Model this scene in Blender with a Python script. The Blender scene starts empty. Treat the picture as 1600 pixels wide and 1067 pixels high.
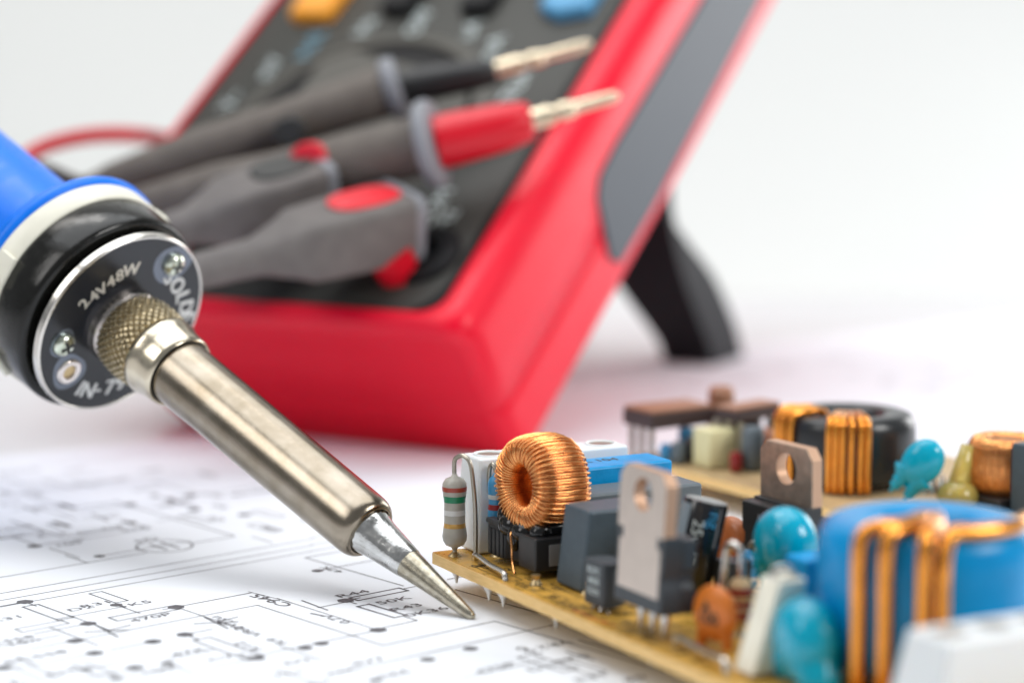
import bpy, math, random
from mathutils import Vector, Matrix
random.seed(7)
S = bpy.context.scene
C = S.collection
PI = math.pi
R_ = math.radians
# ------------------------------------------------------------------ camera (1 unit = 1 mm)
S.unit_settings.scale_length = 0.001
F, PITCH, H = 3600.0, R_(7.5), 72.0          # focal length in photo pixels, pitch down, height
cam_d = bpy.data.cameras.new('camera'); cam = bpy.data.objects.new('camera', cam_d); C.objects.link(cam)
cam.location = (0, 0, H); cam.rotation_euler = (PI/2 - PITCH, 0, 0)
cam_d.sensor_width = 36; cam_d.lens = 36*F/1600
cam_d.clip_start = 5; cam_d.clip_end = 20000
cam_d.dof.use_dof = True; cam_d.dof.focus_distance = 300
cam_d.dof.aperture_fstop = cam_d.lens*1e-3/(2*3.55)
cam_d.dof.aperture_blades = 0
S.camera = cam
# ------------------------------------------------------------------ world and lamps
W = bpy.data.worlds.new('World'); S.world = W; W.use_nodes = True
bg = W.node_tree.nodes['Background']; bg.inputs['Color'].default_value = (0.93, 0.96, 1.0, 1); bg.inputs['Strength'].default_value = 0.23
def area(name, loc, target, sx, sy, power, col):
    l = bpy.data.lights.new(name, 'AREA'); l.shape = 'RECTANGLE'; l.size = sx; l.size_y = sy
    l.energy = power; l.color = col
    o = bpy.data.objects.new(name, l); C.objects.link(o); o.location = loc
    o.rotation_euler = (Vector(target)-Vector(loc)).to_track_quat('-Z', 'Y').to_euler()
    return o
area('softbox_right', (400, 90, 300), (20, 330, 10), 200, 200, 1.3e6, (1, 0.99, 0.97))
area('softbox_back_right', (400, 700, 135), (60, 470, 60), 250, 240, 0.8e6, (1, 1, 1))
area('softbox_top', (-40, 400, 600), (0, 340, 0), 760, 520, 2.75e6, (0.95, 0.975, 1))
area('softbox_left', (-380, 120, 330), (-20, 330, 20), 180, 260, 0.5e6, (1, 0.98, 0.95))
area('backdrop_lamp', (-300, 640, 700), (-260, 900, 100), 460, 200, 1.35e6, (1, 0.965, 0.92))
S.view_settings.view_transform = 'Standard'; S.view_settings.look = 'None'
S.view_settings.exposure = 0.22; S.view_settings.gamma = 1
S.cycles.use_denoising = True
S.cycles.max_bounces = 10
S.cycles.sample_clamp_indirect = 6
# ------------------------------------------------------------------ picking points of the place
_c, _s = math.cos(PITCH), math.sin(PITCH)
def ray(px, py):
    x = (px-800)/F; u = -(py-533.5)/F
    return Vector((x, _c+u*_s, -_s+u*_c))
def on_ground(px, py, z=0.0):
    r = ray(px, py); return Vector((0, 0, H)) + r*((z-H)/r.z)
def at_depth(px, py, Y):
    r = ray(px, py); return Vector((0, 0, H)) + r*(Y/r.y)
# ------------------------------------------------------------------ materials
def mat(name, col, rough=0.5, metal=0.0, var=0.0, vscale=1.0, bump=0.0, bscale=3.0, coat=0.0, trans=0.0, sss=0.0, col2=None, stretch=None, spec=0.5, rvar=0.0, ior=1.5, detail=4):
    m = bpy.data.materials.new(name); m.use_nodes = True
    nt = m.node_tree; b = nt.nodes['Principled BSDF']
    b.inputs['Base Color'].default_value = (*col, 1); b.inputs['Roughness'].default_value = rough
    b.inputs['Metallic'].default_value = metal; b.inputs['Coat Weight'].default_value = coat
    b.inputs['Coat Roughness'].default_value = 0.08
    b.inputs['Transmission Weight'].default_value = trans; b.inputs['Specular IOR Level'].default_value = spec
    b.inputs['IOR'].default_value = ior
    if sss:
        b.inputs['Subsurface Weight'].default_value = sss; b.inputs['Subsurface Radius'].default_value = (1.0, 0.6, 0.4); b.inputs['Subsurface Scale'].default_value = 1.0
    tc = nt.nodes.new('ShaderNodeTexCoord'); mp = nt.nodes.new('ShaderNodeMapping')
    nt.links.new(tc.outputs['Object'], mp.inputs['Vector'])
    if stretch: mp.inputs['Scale'].default_value = stretch
    if var or rvar or col2:
        n = nt.nodes.new('ShaderNodeTexNoise'); n.inputs['Scale'].default_value = vscale; n.inputs['Detail'].default_value = detail
        nt.links.new(mp.outputs['Vector'], n.inputs['Vector'])
        if var or col2:
            cr = nt.nodes.new('ShaderNodeValToRGB')
            c2 = col2 or tuple(max(0, c*(1-var)) for c in col); c1 = col if col2 else tuple(min(1, c*(1+var)) for c in col)
            cr.color_ramp.elements[0].position = 0.32; cr.color_ramp.elements[1].position = 0.68
            cr.color_ramp.elements[0].color = (*c2, 1); cr.color_ramp.elements[1].color = (*c1, 1)
            nt.links.new(n.outputs['Fac'], cr.inputs['Fac']); nt.links.new(cr.outputs['Color'], b.inputs['Base Color'])
        if rvar:
            mr = nt.nodes.new('ShaderNodeMapRange'); mr.inputs['To Min'].default_value = max(0.02, rough-rvar); mr.inputs['To Max'].default_value = rough+rvar
            mr.inputs['From Min'].default_value = 0.3; mr.inputs['From Max'].default_value = 0.7
            nt.links.new(n.outputs['Fac'], mr.inputs['Value']); nt.links.new(mr.outputs['Result'], b.inputs['Roughness'])
    if bump:
        n2 = nt.nodes.new('ShaderNodeTexNoise'); n2.inputs['Scale'].default_value = bscale; n2.inputs['Detail'].default_value = 5
        nt.links.new(mp.outputs['Vector'], n2.inputs['Vector'])
        bp = nt.nodes.new('ShaderNodeBump'); bp.inputs['Strength'].default_value = min(1, bump); bp.inputs['Distance'].default_value = 0.1 if bump <= 1 else 0.1*bump
        nt.links.new(n2.outputs['Fac'], bp.inputs['Height']); nt.links.new(bp.outputs['Normal'], b.inputs['Normal'])
    return m
M = {}
M['table'] = mat('white_tabletop', (0.68, 0.68, 0.70), 0.28, spec=0.5, bump=0.05, bscale=0.5)
M['backdrop'] = mat('backdrop_paper', (0.68, 0.695, 0.685), 0.9, var=0.01, vscale=0.004)
M['paper'] = mat('printing_paper', (0.84, 0.87, 0.92), 0.8, bump=0.15, bscale=1.2, var=0.015, vscale=0.05, spec=0.2)
M['ink'] = mat('toner', (0.11, 0.11, 0.12), 0.6, var=0.5, vscale=3)
M['red'] = mat('red_plastic', (0.86, 0.0, 0.026), 0.34, bump=0.35, bscale=5, rvar=0.06, vscale=0.12, spec=0.38, detail=7)
M['panel'] = mat('charcoal_panel', (0.042, 0.042, 0.036), 0.5, bump=0.3, bscale=4, spec=0.35)
M['panel_dark'] = mat('black_plastic_matte', (0.006, 0.006, 0.007), 0.5, bump=0.2, bscale=4, spec=0.2)
M['grip'] = mat('grey_rubber_inlay', (0.060, 0.072, 0.090), 0.48, bump=0.2, bscale=3, spec=0.35)
M['knob'] = mat('dial_plastic', (0.085, 0.080, 0.068), 0.5, bump=0.2, spec=0.35)
M['orange_btn'] = mat('orange_key', (0.85, 0.33, 0.01), 0.45)
M['blue_btn'] = mat('blue_key', (0.10, 0.36, 0.62), 0.45)
M['panel_print'] = mat('pale_print', (0.58, 0.66, 0.66), 0.5)
M['panel_print_blue'] = mat('blue_print', (0.10, 0.30, 0.42), 0.5)
M['probe_grey'] = mat('probe_rubber', (0.145, 0.125, 0.108), 0.6, bump=0.5, bscale=3, var=0.10, vscale=0.3, spec=0.3)
M['probe_grey2'] = mat('plug_rubber', (0.155, 0.140, 0.132), 0.6, bump=0.5, bscale=3, var=0.10, vscale=0.3, spec=0.3)
M['collar'] = mat('grey_collar', (0.25, 0.26, 0.285), 0.5, bump=0.2)
M['probe_black'] = mat('probe_black', (0.012, 0.012, 0.013), 0.40)
M['probe_red'] = mat('probe_red', (0.68, 0.003, 0.018), 0.35)
M['inlay_red'] = mat('red_inlay', (0.78, 0.015, 0.03), 0.45)
M['inlay_black'] = mat('black_inlay', (0.03, 0.03, 0.028), 0.5)
M['gold'] = mat('nickel_probe', (0.80, 0.68, 0.50), 0.25, 1.0)
M['cable_red'] = mat('red_cable', (0.55, 0.03, 0.04), 0.5)
M['cable_black'] = mat('dark_cable', (0.03, 0.022, 0.022), 0.5)
M['blue_handle'] = mat('blue_handle', (0.0, 0.18, 0.84), 0.36, bump=0.4, bscale=0.7, rvar=0.12, vscale=0.5, var=0.06, detail=6, spec=0.35)
M['white_ring'] = mat('ivory_ring', (0.84, 0.82, 0.70), 0.32, var=0.05, vscale=0.2)
M['bakelite'] = mat('black_bakelite', (0.008, 0.008, 0.007), 0.2, rvar=0.08, vscale=0.9, bump=0.3, bscale=1.1, spec=0.38)
M['disc'] = mat('dark_enamelled_plate', (0.014, 0.016, 0.021), 0.2, rvar=0.05, vscale=0.3, spec=0.45)
M['bare'] = mat('bare_plate', (0.16, 0.18, 0.22), 0.18, 0.6)
M['plate_edge'] = mat('plate_rim', (0.72, 0.69, 0.64), 0.22, 1.0, rvar=0.08, vscale=1)
M['white_print'] = mat('white_print', (0.75, 0.76, 0.75), 0.4)
M['silver_print'] = mat('etched_print', (0.60, 0.57, 0.50), 0.4, 0.3)
M['chrome'] = mat('polished_steel', (0.50, 0.46, 0.43), 0.2, 1.0, rvar=0.06, vscale=0.8)
M['screw'] = mat('zinc_screw', (0.78, 0.82, 0.72), 0.22, 1.0, col2=(0.60, 0.66, 0.52), vscale=0.9, bump=0.15, bscale=2)
M['eyelet'] = mat('eyelet', (0.80, 0.74, 0.71), 0.22, 1.0)
M['knurl'] = mat('knurled_brass_nickel', (0.47, 0.40, 0.27), 0.27, 1.0, var=0.15, vscale=0.6)
M['collar_nut'] = mat('nickel_nut', (0.66, 0.59, 0.46), 0.21, 1.0, rvar=0.05, vscale=0.7)
M['barrel'] = mat('brushed_barrel', (0.40, 0.35, 0.285), 0.20, 1.0, col2=(0.27, 0.225, 0.165), vscale=0.22, bump=0.16, bscale=9, rvar=0.05, detail=10)
M['tin'] = mat('tinned_tip', (0.70, 0.70, 0.69), 0.20, 1.0, col2=(0.52, 0.52, 0.50), vscale=0.7, bump=0.4, bscale=1.6, rvar=0.08)
M['tip'] = mat('worn_tip', (0.56, 0.52, 0.42), 0.25, 1.0, col2=(0.36, 0.32, 0.24), vscale=1.3, bump=0.15, bscale=4, detail=8)
M['gap'] = mat('painted_gap_shade', (0.01, 0.01, 0.01), 0.6)  # near-black fill; shade inside gaps and slots is put into its colour
M['pcb'] = mat('phenolic_board_top', (0.72, 0.40, 0.075), 0.32, col2=(0.44, 0.25, 0.045), vscale=0.45, bump=0.25, bscale=2, detail=9, spec=0.35, rvar=0.12)
M['pcb_edge'] = mat('phenolic_board_edge', (0.95, 0.64, 0.27), 0.6, col2=(0.80, 0.52, 0.19), vscale=1.0, bump=0.6, bscale=2.4, stretch=(0.4, 0.4, 3.5), detail=8)
M['pcb_rear'] = mat('phenolic_board_pale', (0.58, 0.42, 0.22), 0.4, col2=(0.44, 0.31, 0.16), vscale=0.3)
M['silk'] = mat('silkscreen', (0.05, 0.03, 0.01), 0.5)
M['silk_red'] = mat('red_marker', (0.62, 0.09, 0.02), 0.5)
M['copper_wire'] = mat('enamelled_copper_wire', (0.95, 0.41, 0.15), 0.25, 1.0, var=0.18, vscale=0.8)
M['copper_shade'] = mat('copper_inner_shade', (0.22, 0.06, 0.012), 0.4, 0.8)  # core colour darkened to paint the shade between wire strands
M['copper_orange'] = mat('orange_enamelled_wire', (0.86, 0.33, 0.04), 0.22, 0.85, coat=0.4, var=0.10, vscale=0.5)
M['lead'] = mat('tinned_lead', (0.72, 0.70, 0.66), 0.25, 1.0, bump=0.3, bscale=4)
M['lead_dull'] = mat('dull_lead', (0.42, 0.39, 0.33), 0.38, 1.0, bump=0.4, bscale=4)
M['lead_tan'] = mat('solder_tan', (0.58, 0.44, 0.24), 0.3, 0.8)
M['ic_black'] = mat('epoxy_black', (0.020, 0.021, 0.023), 0.42, bump=0.4, bscale=5)
M['to_black'] = mat('epoxy_dark_grey', (0.034, 0.042, 0.050), 0.40, bump=0.4, bscale=5)
M['glue'] = mat('black_glue', (0.008, 0.008, 0.008), 0.10, bump=0.5, bscale=0.8)
M['film_grey'] = mat('film_cap_grey', (0.062, 0.088, 0.110), 0.42, bump=0.5, bscale=4, var=0.06, vscale=0.8, spec=0.4)
M['film_grey2'] = mat('film_cap_grey_lighter', (0.115, 0.145, 0.165), 0.42, bump=0.4, bscale=4, spec=0.4)
M['film_blue'] = mat('film_cap_blue', (0.0, 0.30, 0.66), 0.34, bump=0.3, bscale=2, var=0.1, vscale=0.5, spec=0.3)
M['tab'] = mat('tinned_tab', (0.62, 0.53, 0.46), 0.34, 0.75, bump=0.15, bscale=5, var=0.04, vscale=0.5)
M['tab_dark'] = mat('tarnished_tab', (0.52, 0.41, 0.33), 0.34, 0.8, bump=0.4, bscale=3, var=0.16, vscale=1.0, detail=8)
M['tab_copper'] = mat('cut_copper_edge', (0.58, 0.37, 0.25), 0.5, 0.6, bump=0.4, bscale=3)
M['res_body'] = mat('resistor_grey', (0.42, 0.40, 0.35), 0.30, var=0.06, vscale=0.8)
M['res_tan'] = mat('resistor_tan', (0.60, 0.42, 0.22), 0.30)
M['res_blue'] = mat('resistor_blue', (0.05, 0.28, 0.52), 0.3)
M['b_red'] = mat('band_red', (0.36, 0.06, 0.035), 0.32)
M['b_dkred'] = mat('band_dark_red', (0.30, 0.02, 0.02), 0.32)
M['b_green'] = mat('band_green', (0.01, 0.22, 0.10), 0.32)
M['b_white'] = mat('band_white', (0.66, 0.66, 0.64), 0.32)
M['b_gold'] = mat('band_ochre', (0.62, 0.36, 0.10), 0.30, 0.3)
M['white_pl'] = mat('white_terminal_plastic', (0.80, 0.83, 0.84), 0.38, sss=0.15, bump=0.1)
M['cream'] = mat('cream_block', (0.90, 0.86, 0.72), 0.5, bump=0.4, bscale=3, var=0.05, vscale=0.4)
M['cream_y'] = mat('yellowish_block', (0.76, 0.72, 0.42), 0.5)
M['teal'] = mat('teal_epoxy', (0.0, 0.38, 0.55), 0.11, coat=0.4, bump=0.35, bscale=0.5, spec=0.3)
M['orange_cer'] = mat('orange_ceramic', (0.72, 0.20, 0.025), 0.35, bump=0.4, bscale=1.6, var=0.06, vscale=1)
M['brown_cer'] = mat('brown_ceramic', (0.50, 0.15, 0.045), 0.3, bump=0.4, bscale=1.2, var=0.1, vscale=0.7)
M['blue_core'] = mat('blue_core_paint', (0.0, 0.27, 0.60), 0.26, bump=0.35, bscale=0.5, spec=0.28, var=0.07, vscale=0.25)
M['black_core'] = mat('black_core_paint', (0.018, 0.020, 0.022), 0.25, bump=0.2, bscale=0.8)
M['sleeve_blk'] = mat('capacitor_sleeve', (0.010, 0.011, 0.014), 0.16, coat=0.3)
M['sleeve_grey'] = mat('capacitor_stripe', (0.22, 0.27, 0.31), 0.22)
M['alu'] = mat('aluminium', (0.7, 0.7, 0.7), 0.3, 1.0)
M['foil'] = mat('steel_tape', (0.42, 0.42, 0.42), 0.42, 0.6, bump=0.2, bscale=3)
M['brown_ic'] = mat('brown_top', (0.36, 0.17, 0.10), 0.4)
M['dark_brown'] = mat('dark_brown_block', (0.05, 0.03, 0.03), 0.4)
M['glue_amber'] = mat('amber_glue', (0.88, 0.72, 0.20), 0.16, trans=0.6, sss=0.1, spec=0.6)
M['black_stand'] = mat('black_stand_plastic', (0.008, 0.008, 0.011), 0.5, bump=0.2, spec=0.2)
# ------------------------------------------------------------------ mesh builder
class MB:
    def __init__(s): s.v = []; s.f = []; s.mi = []
    def add(s, vs, fs, mi=0, T=None):
        o = len(s.v)
        for v in vs:
            v = Vector(v); s.v.append(tuple(T @ v) if T else tuple(v))
        for f in fs: s.f.append([i+o for i in f]); s.mi.append(mi)
        return s
    def box(s, c, d, T=None, mi=0):
        x, y, z = [a/2 for a in d]
        vs = [(c[0]+a*x, c[1]+b*y, c[2]+e*z) for a in (-1, 1) for b in (-1, 1) for e in (-1, 1)]
        return s.add(vs, [(0,1,3,2),(4,6,7,5),(0,4,5,1),(2,3,7,6),(0,2,6,4),(1,5,7,3)], mi, T)
    def prism(s, poly, z0, z1, T=None, mi=0):
        n = len(poly)
        a = sum(poly[i][0]*poly[(i+1)%n][1]-poly[(i+1)%n][0]*poly[i][1] for i in range(n))
        if a < 0: poly = poly[::-1]
        vs = [(p[0], p[1], z0) for p in poly]+[(p[0], p[1], z1) for p in poly]
        fs = [tuple(range(n-1, -1, -1)), tuple(range(n, 2*n))]+[(i, (i+1)%n, n+(i+1)%n, n+i) for i in range(n)]
        return s.add(vs, fs, mi, T)
    def layers(s, rings, T=None, mi=0, cap0=True, cap1=True):
        n = len(rings[0]); vs = [p for r in rings for p in r]; fs = []
        for k in range(len(rings)-1):
            for i in range(n): fs.append((k*n+i, k*n+(i+1)%n, (k+1)*n+(i+1)%n, (k+1)*n+i))
        if cap0: fs.append(tuple(range(n-1, -1, -1)))
        if cap1: fs.append(tuple((len(rings)-1)*n+i for i in range(n)))
        return s.add(vs, fs, mi, T)
    def lathe(s, prof, seg=48, T=None, mi=0, cap0=True, cap1=True):      # prof: (r, z) along +z
        return s.layers([[(r*math.cos(2*PI*i/seg), r*math.sin(2*PI*i/seg), z) for i in range(seg)] for r, z in prof], T, mi, cap0, cap1)
    def tube(s, pts, r, seg=10, closed=False, mi=0, T=None, up=None):
        pts = [Vector(p) for p in pts]; n = len(pts); rs = r if isinstance(r, (list, tuple)) else [r]*n
        tan = []
        for i in range(n):
            if closed: t = pts[(i+1)%n]-pts[i-1]
            else: t = pts[min(i+1, n-1)]-pts[max(i-1, 0)]
            tan.append(t.normalized())
        u = Vector(up) if up else (Vector((0, 0, 1)) if abs(tan[0].z) < 0.9 else Vector((1, 0, 0)))
        u = (u - tan[0]*u.dot(tan[0])).normalized(); rings = []
        for i in range(n):
            u = (u - tan[i]*u.dot(tan[i])).normalized(); w = tan[i].cross(u)
            rings.append([pts[i]+(u*math.cos(2*PI*k/seg)+w*math.sin(2*PI*k/seg))*rs[i] for k in range(seg)])
        if closed:
            o = len(s.v); vs = [p for q in rings for p in q]; fs = []
            for k in range(n):
                k2 = (k+1)%n
                for i in range(seg): fs.append((k*seg+i, k*seg+(i+1)%seg, k2*seg+(i+1)%seg, k2*seg+i))
            return s.add(vs, fs, mi, T)
        return s.layers(rings, T, mi)
    def ball(s, c, r, T=None, mi=0, seg=24, rg=12, e=1.0):                # ellipsoid, r = 3 radii
        rings = []
        for k in range(1, rg):
            a = -PI/2+PI*k/rg
            rings.append([(c[0]+r[0]*math.cos(a)*math.cos(2*PI*i/seg), c[1]+r[1]*math.cos(a)*math.sin(2*PI*i/seg), c[2]+r[2]*math.sin(a)) for i in range(seg)])
        return s.layers(rings, T, mi)
    def build(s, name, mats, parent=None, smooth=True, angle=35, bevel=0, bseg=2):
        me = bpy.data.meshes.new(name); me.from_pydata(s.v, [], s.f); me.validate()
        if not isinstance(mats, (list, tuple)): mats = [mats]
        for m in mats: me.materials.append(M[m] if isinstance(m, str) else m)
        if len(mats) > 1 and len(me.polygons) == len(s.mi):
            me.polygons.foreach_set('material_index', s.mi)
        if smooth:
            me.shade_smooth(); me.set_sharp_from_angle(angle=R_(angle))
        me.update()
        o = bpy.data.objects.new(name, me); C.objects.link(o)
        if parent: o.parent = parent
        if bevel:
            b = o.modifiers.new('bevel', 'BEVEL'); b.width = bevel; b.segments = bseg; b.limit_method = 'ANGLE'; b.angle_limit = R_(40)
            b.harden_normals = True
        return o
def tag(o, label=None, cat=None, group=None, kind=None):
    if label: o['label'] = label
    if cat: o['category'] = cat
    if group: o['group'] = group
    if kind: o['kind'] = kind
    return o
def empty(name, loc=(0, 0, 0), rz=0):
    o = bpy.data.objects.new(name, None); C.objects.link(o); o.location = loc; o.rotation_euler = (0, 0, rz); o.empty_display_size = 2
    return o
def frame(o, z, x=None):                     # matrix: local z along z, local x near x
    z = Vector(z).normalized(); x = Vector(x) if x is not None else (Vector((1, 0, 0)) if abs(z.x) < 0.9 else Vector((0, 1, 0)))
    x = (x - z*x.dot(z)).normalized(); y = z.cross(x)
    m = Matrix((x, y, z)).transposed().to_4x4(); m.translation = Vector(o); return m
def smoothpath(pts, n=8):
    pts = [Vector(p) for p in pts]; out = []
    for i in range(len(pts)-1):
        p0 = pts[max(i-1, 0)]; p1 = pts[i]; p2 = pts[i+1]; p3 = pts[min(i+2, len(pts)-1)]
        for k in range(n):
            t = k/n
            out.append(0.5*((2*p1)+(p2-p0)*t+(2*p0-5*p1+4*p2-p3)*t*t+(3*p1-p0-3*p2+p3)*t**3))
    out.append(pts[-1]); return out
def rrect4(x0, x1, y0, y1, rs, n=6):
    out = []
    for (sx, sy, a0), r in zip(((1, 1, 0), (0, 1, 90), (0, 0, 180), (1, 0, 270)), rs):
        cx = x1-r if sx else x0+r; cy = y1-r if sy else y0+r
        for k in range(n+1):
            a = R_(a0+90*k/n); out.append((cx+r*math.cos(a), cy+r*math.sin(a)))
    return out
def rrect(x0, x1, y0, y1, r, n=6):
    out = []
    for cx, cy, a0 in ((x1-r, y1-r, 0), (x0+r, y1-r, 90), (x0+r, y0+r, 180), (x1-r, y0+r, 270)):
        for k in range(n+1):
            a = R_(a0+90*k/n); out.append((cx+r*math.cos(a), cy+r*math.sin(a)))
    return out
_tc = {}
def glyphs(text, size):                      # flat triangulated lettering, centred on its base line
    key = (text, size)
    if key not in _tc:
        cu = bpy.data.curves.new('lettering', 'FONT'); cu.body = text; cu.size = size; cu.align_x = 'CENTER'; cu.resolution_u = 3
        o = bpy.data.objects.new('lettering', cu); C.objects.link(o)
        dg = bpy.context.evaluated_depsgraph_get(); me = bpy.data.meshes.new_from_object(o.evaluated_get(dg))
        _tc[key] = ([tuple(v.co) for v in me.vertices], [tuple(p.vertices) for p in me.polygons])
        bpy.data.meshes.remove(me); bpy.data.objects.remove(o); bpy.data.curves.remove(cu)
    return _tc[key]
def write(mb, text, size, T, mi=0, thick=0.0, bold=0.0):
    v, f = glyphs(text, size); mb.add(v, f, mi, T)
    if bold:
        for dx, dy in ((bold, 0), (-bold, 0), (0, bold)):
            mb.add([(a+dx, b+dy, c+0.002+abs(dx+2*dy)*0.01) for a, b, c in v], f, mi, T)
# ------------------------------------------------------------------ table and backdrop
mb = MB()
mb.add([(-1500, -300, -0.2), (1500, -300, -0.2), (1500, 640, -0.2), (-1500, 640, -0.2)], [(0, 1, 2, 3)])
tag(mb.build('table_top', 'table', smooth=False), kind='structure')
mb = MB(); prof = [(641, -0.2), (680, -0.2)]+[(680+260*math.sin(R_(a)), -0.2+260*(1-math.cos(R_(a)))) for a in range(6, 91, 6)]+[(940, 1500)]
vs = []
for y, z in prof: vs += [(-1500, y, z), (1500, y, z)]
mb.add(vs, [(2*i, 2*i+1, 2*i+3, 2*i+2) for i in range(len(prof)-1)])
tag(mb.build('backdrop', 'backdrop', angle=60), kind='structure')
# ------------------------------------------------------------------ schematic sheet
PA = R_(41); PO = on_ground(591, 984, 0.1)      # print axes: a runs right and away, b right and near
da = Vector((math.cos(PA), math.sin(PA), 0)); db = Vector((math.sin(PA), -math.cos(PA), 0))
sheet = empty('schematic_sheet', PO)
tag(sheet, 'white printed circuit schematic under the soldering iron tip and front circuit board', 'paper')
Minv = Matrix((da, -db, Vector((0, 0, 1))))    # world -> (a, -b)
def pab(px, py):
    p = on_ground(px, py, 0.12)-PO; return p.dot(da), p.dot(db)
def pw(a, b, z=0.0): return da*a+db*b+Vector((0, 0, z))
e0 = on_ground(0, 714)-PO; e1 = on_ground(266, 688)-PO; ed = (e1-e0).normalized(); en = Vector((ed.y, -ed.x, 0))
c0 = e0-ed*60; c1 = e0+ed*185
mb = MB(); NX = 24; vs = []; fs = []
for i in range(NX+1):
    for j in range(NX+1):
        p = c0+(c1-c0)*(i/NX)+en*(330*j/NX)
        vs.append((p.x, p.y, 0.02+0.0*i))
for i in range(NX):
    for j in range(NX): a = i*(NX+1)+j; fs.append((a, a+NX+1, a+NX+2, a+1))
mb.add(vs, fs)
# thin edge
for p, q in ((c0, c1), (c1, c1+en*330), (c0+en*330, c0)):
    mb.add([(p.x, p.y, -0.18), (q.x, q.y, -0.18), (q.x, q.y, 0.02), (p.x, p.y, 0.02)], [(0, 1, 2, 3)])
mb.build('page', 'paper', sheet)
ink = MB()
def stroke(p, q, w=0.22):
    p = Vector(p); q = Vector(q); d = (q-p); L = d.length
    if L < 1e-6: return
    w *= 1.2; d /= L; n = Vector((-d.y, d.x, 0))*w/2; z = 0.045
    ink.add([p-n-d*w*.4, q-n+d*w*.4, q+n+d*w*.4, p+n-d*w*.4], [(0, 1, 2, 3)], 0, Matrix.Translation((0, 0, z)))
def poly(pts, w=0.22, snap=True, close=False):
    ab = [pab(*p) for p in pts]
    if snap:
        for i in range(1, len(ab)):
            a0, b0 = ab[i-1]; a1, b1 = ab[i]
            if abs(a1-a0) < abs(b1-b0)*0.45: ab[i] = (a0, b1)
            elif abs(b1-b0) < abs(a1-a0)*0.45: ab[i] = (a1, b0)
    if close: ab.append(ab[0])
    for (a0, b0), (a1, b1) in zip(ab, ab[1:]): stroke(pw(a0, b0), pw(a1, b1), w)
    return ab
def dot(px, py, r=0.85):
    r *= 1.2
    a, b = pab(px, py)
    ink.add([pw(a+r*math.cos(R_(60*k)), b+r*math.sin(R_(60*k)), 0.05+0.001*random.random()) for k in range(6)], [(0, 1, 2, 3, 4, 5)])
def label(px, py, text, size=2.6, rot=0, bold=0.02):
    a, b = pab(px, py); base = PA+R_(rot)
    T = Matrix.Translation(pw(a, b, 0.052+0.002*random.random()))@Matrix.Rotation(base, 4, 'Z')@Matrix.Diagonal((1.25, 0.85, 1, 1))
    write(ink, text, size, T, bold=bold)
def box_ab(a0, b0, a1, b1, w=0.22):
    P_ = [(a0, b0), (a1, b0), (a1, b1), (a0, b1)]
    for i in range(4): stroke(pw(*P_[i]), pw(*P_[(i+1)%4]), w)
def resistor(px, py, L=7, Wd=1.9, along='a', w=0.25):
    a, b = pab(px, py)
    if along == 'a': box_ab(a-L/2, b-Wd/2, a+L/2, b+Wd/2, w)
    else: box_ab(a-Wd/2, b-L/2, a+Wd/2, b+L/2, w)
poly([(-30, 907), (0, 901), (221, 861)])
for y0 in (927, 938, 948): poly([(0, y0), (485, y0-87)], 0.2); poly([(485, y0-87), (700, y0-121)], 0.2)
poly([(299, 849), (358, 835), (228, 805), (170, 785)], 0.24)
a, b = pab(257, 853)
for k in range(24):
    t0, t1 = 2*PI*k/24, 2*PI*(k+1)/24; stroke(pw(a+4.0*math.cos(t0), b+4.0*math.sin(t0)), pw(a+4.0*math.cos(t1), b+4.0*math.sin(t1)), 0.25)
stroke(pw(a-1, b-2.2), pw(a-1, b+2.2), 0.35); stroke(pw(a+0.9, b-2.4), pw(a+0.9, b+2.4), 0.35)
poly([(630, 915), (477, 871), (560, 856)]); poly([(275, 948), (388, 924)]); dot(275, 948, 1.0)
# sharp middle group
stroke(pw(*pab(388, 924)), pw(*pab(452, 940)), 0.12)
label(432, 936, 'C945', 2.9, -90+180+0, 0.05)
poly([(472, 938), (512, 953)], 0.25, False); poly([(486, 958), (506, 962)], 0.36, False); poly([(497, 949), (540, 938)])
label(532, 966, '0.7V', 2.2, -92+180)
dot(540, 938, 1.0); poly([(540, 938), (560, 933)]); poly([(540, 938), (557, 943)])
resistor(592, 928, 8.2, 1.9, 'a', 0.32); resistor(596, 954, 1.9*4, 1.9, 'b', 0.32)
label(556, 929, 'R44', 2.6, 0, 0.02); label(612, 941, '150K', 2.6, 0, 0.02); label(640, 950, 'R43', 2.5, 0, 0.02); label(672, 957, '0K36', 2.5, 0, 0.02)
poly([(628, 920), (660, 913), (660, 913)])
poly([(632, 963), (652, 969), (591, 984)]); dot(591, 984, 1.0)
poly([(598, 1008), (387, 948), (60, 1018)], 0.2); poly([(598, 1008), (762, 967), (950, 1019), (1100, 1060)], 0.22)
poly([(591, 984), (505, 1006), (477, 1012), (403, 1028)]); dot(502, 1005); dot(477, 1012); dot(403, 1028); poly([(403, 1028), (340, 1045)])
poly([(591, 984), (430, 935)], 0.16)
poly([(873, 974), (735, 1013), (668, 1030), (560, 1062)]); dot(735, 1013); dot(668, 1030)
poly([(712, 921), (880, 968), (1010, 1005)], 0.26); poly([(769, 928), (870, 955)], 0.22); poly([(730, 884), (716, 886)], 0.3); dot(713, 886, 1.4)
poly([(700, 905), (760, 890), (900, 925)], 0.3)
poly([(275, 948), (320, 960), (395, 984)], 0.18)
resistor(225, 958, 9, 2.2); resistor(75, 956, 9, 2.2, 'b'); poly([(39, 940), (0, 948)]); dot(39, 940, 1.0); poly([(39, 940), (60, 946)])
poly([(255, 952), (275, 948)])
for p in ((138, 974), (117, 1001), (289, 991), (239, 1002), (211, 1043), (148, 1020), (6, 1043), (203, 788), (297, 775), (304, 796), (382, 804), (54, 853)): dot(*p, 0.95)
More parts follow.
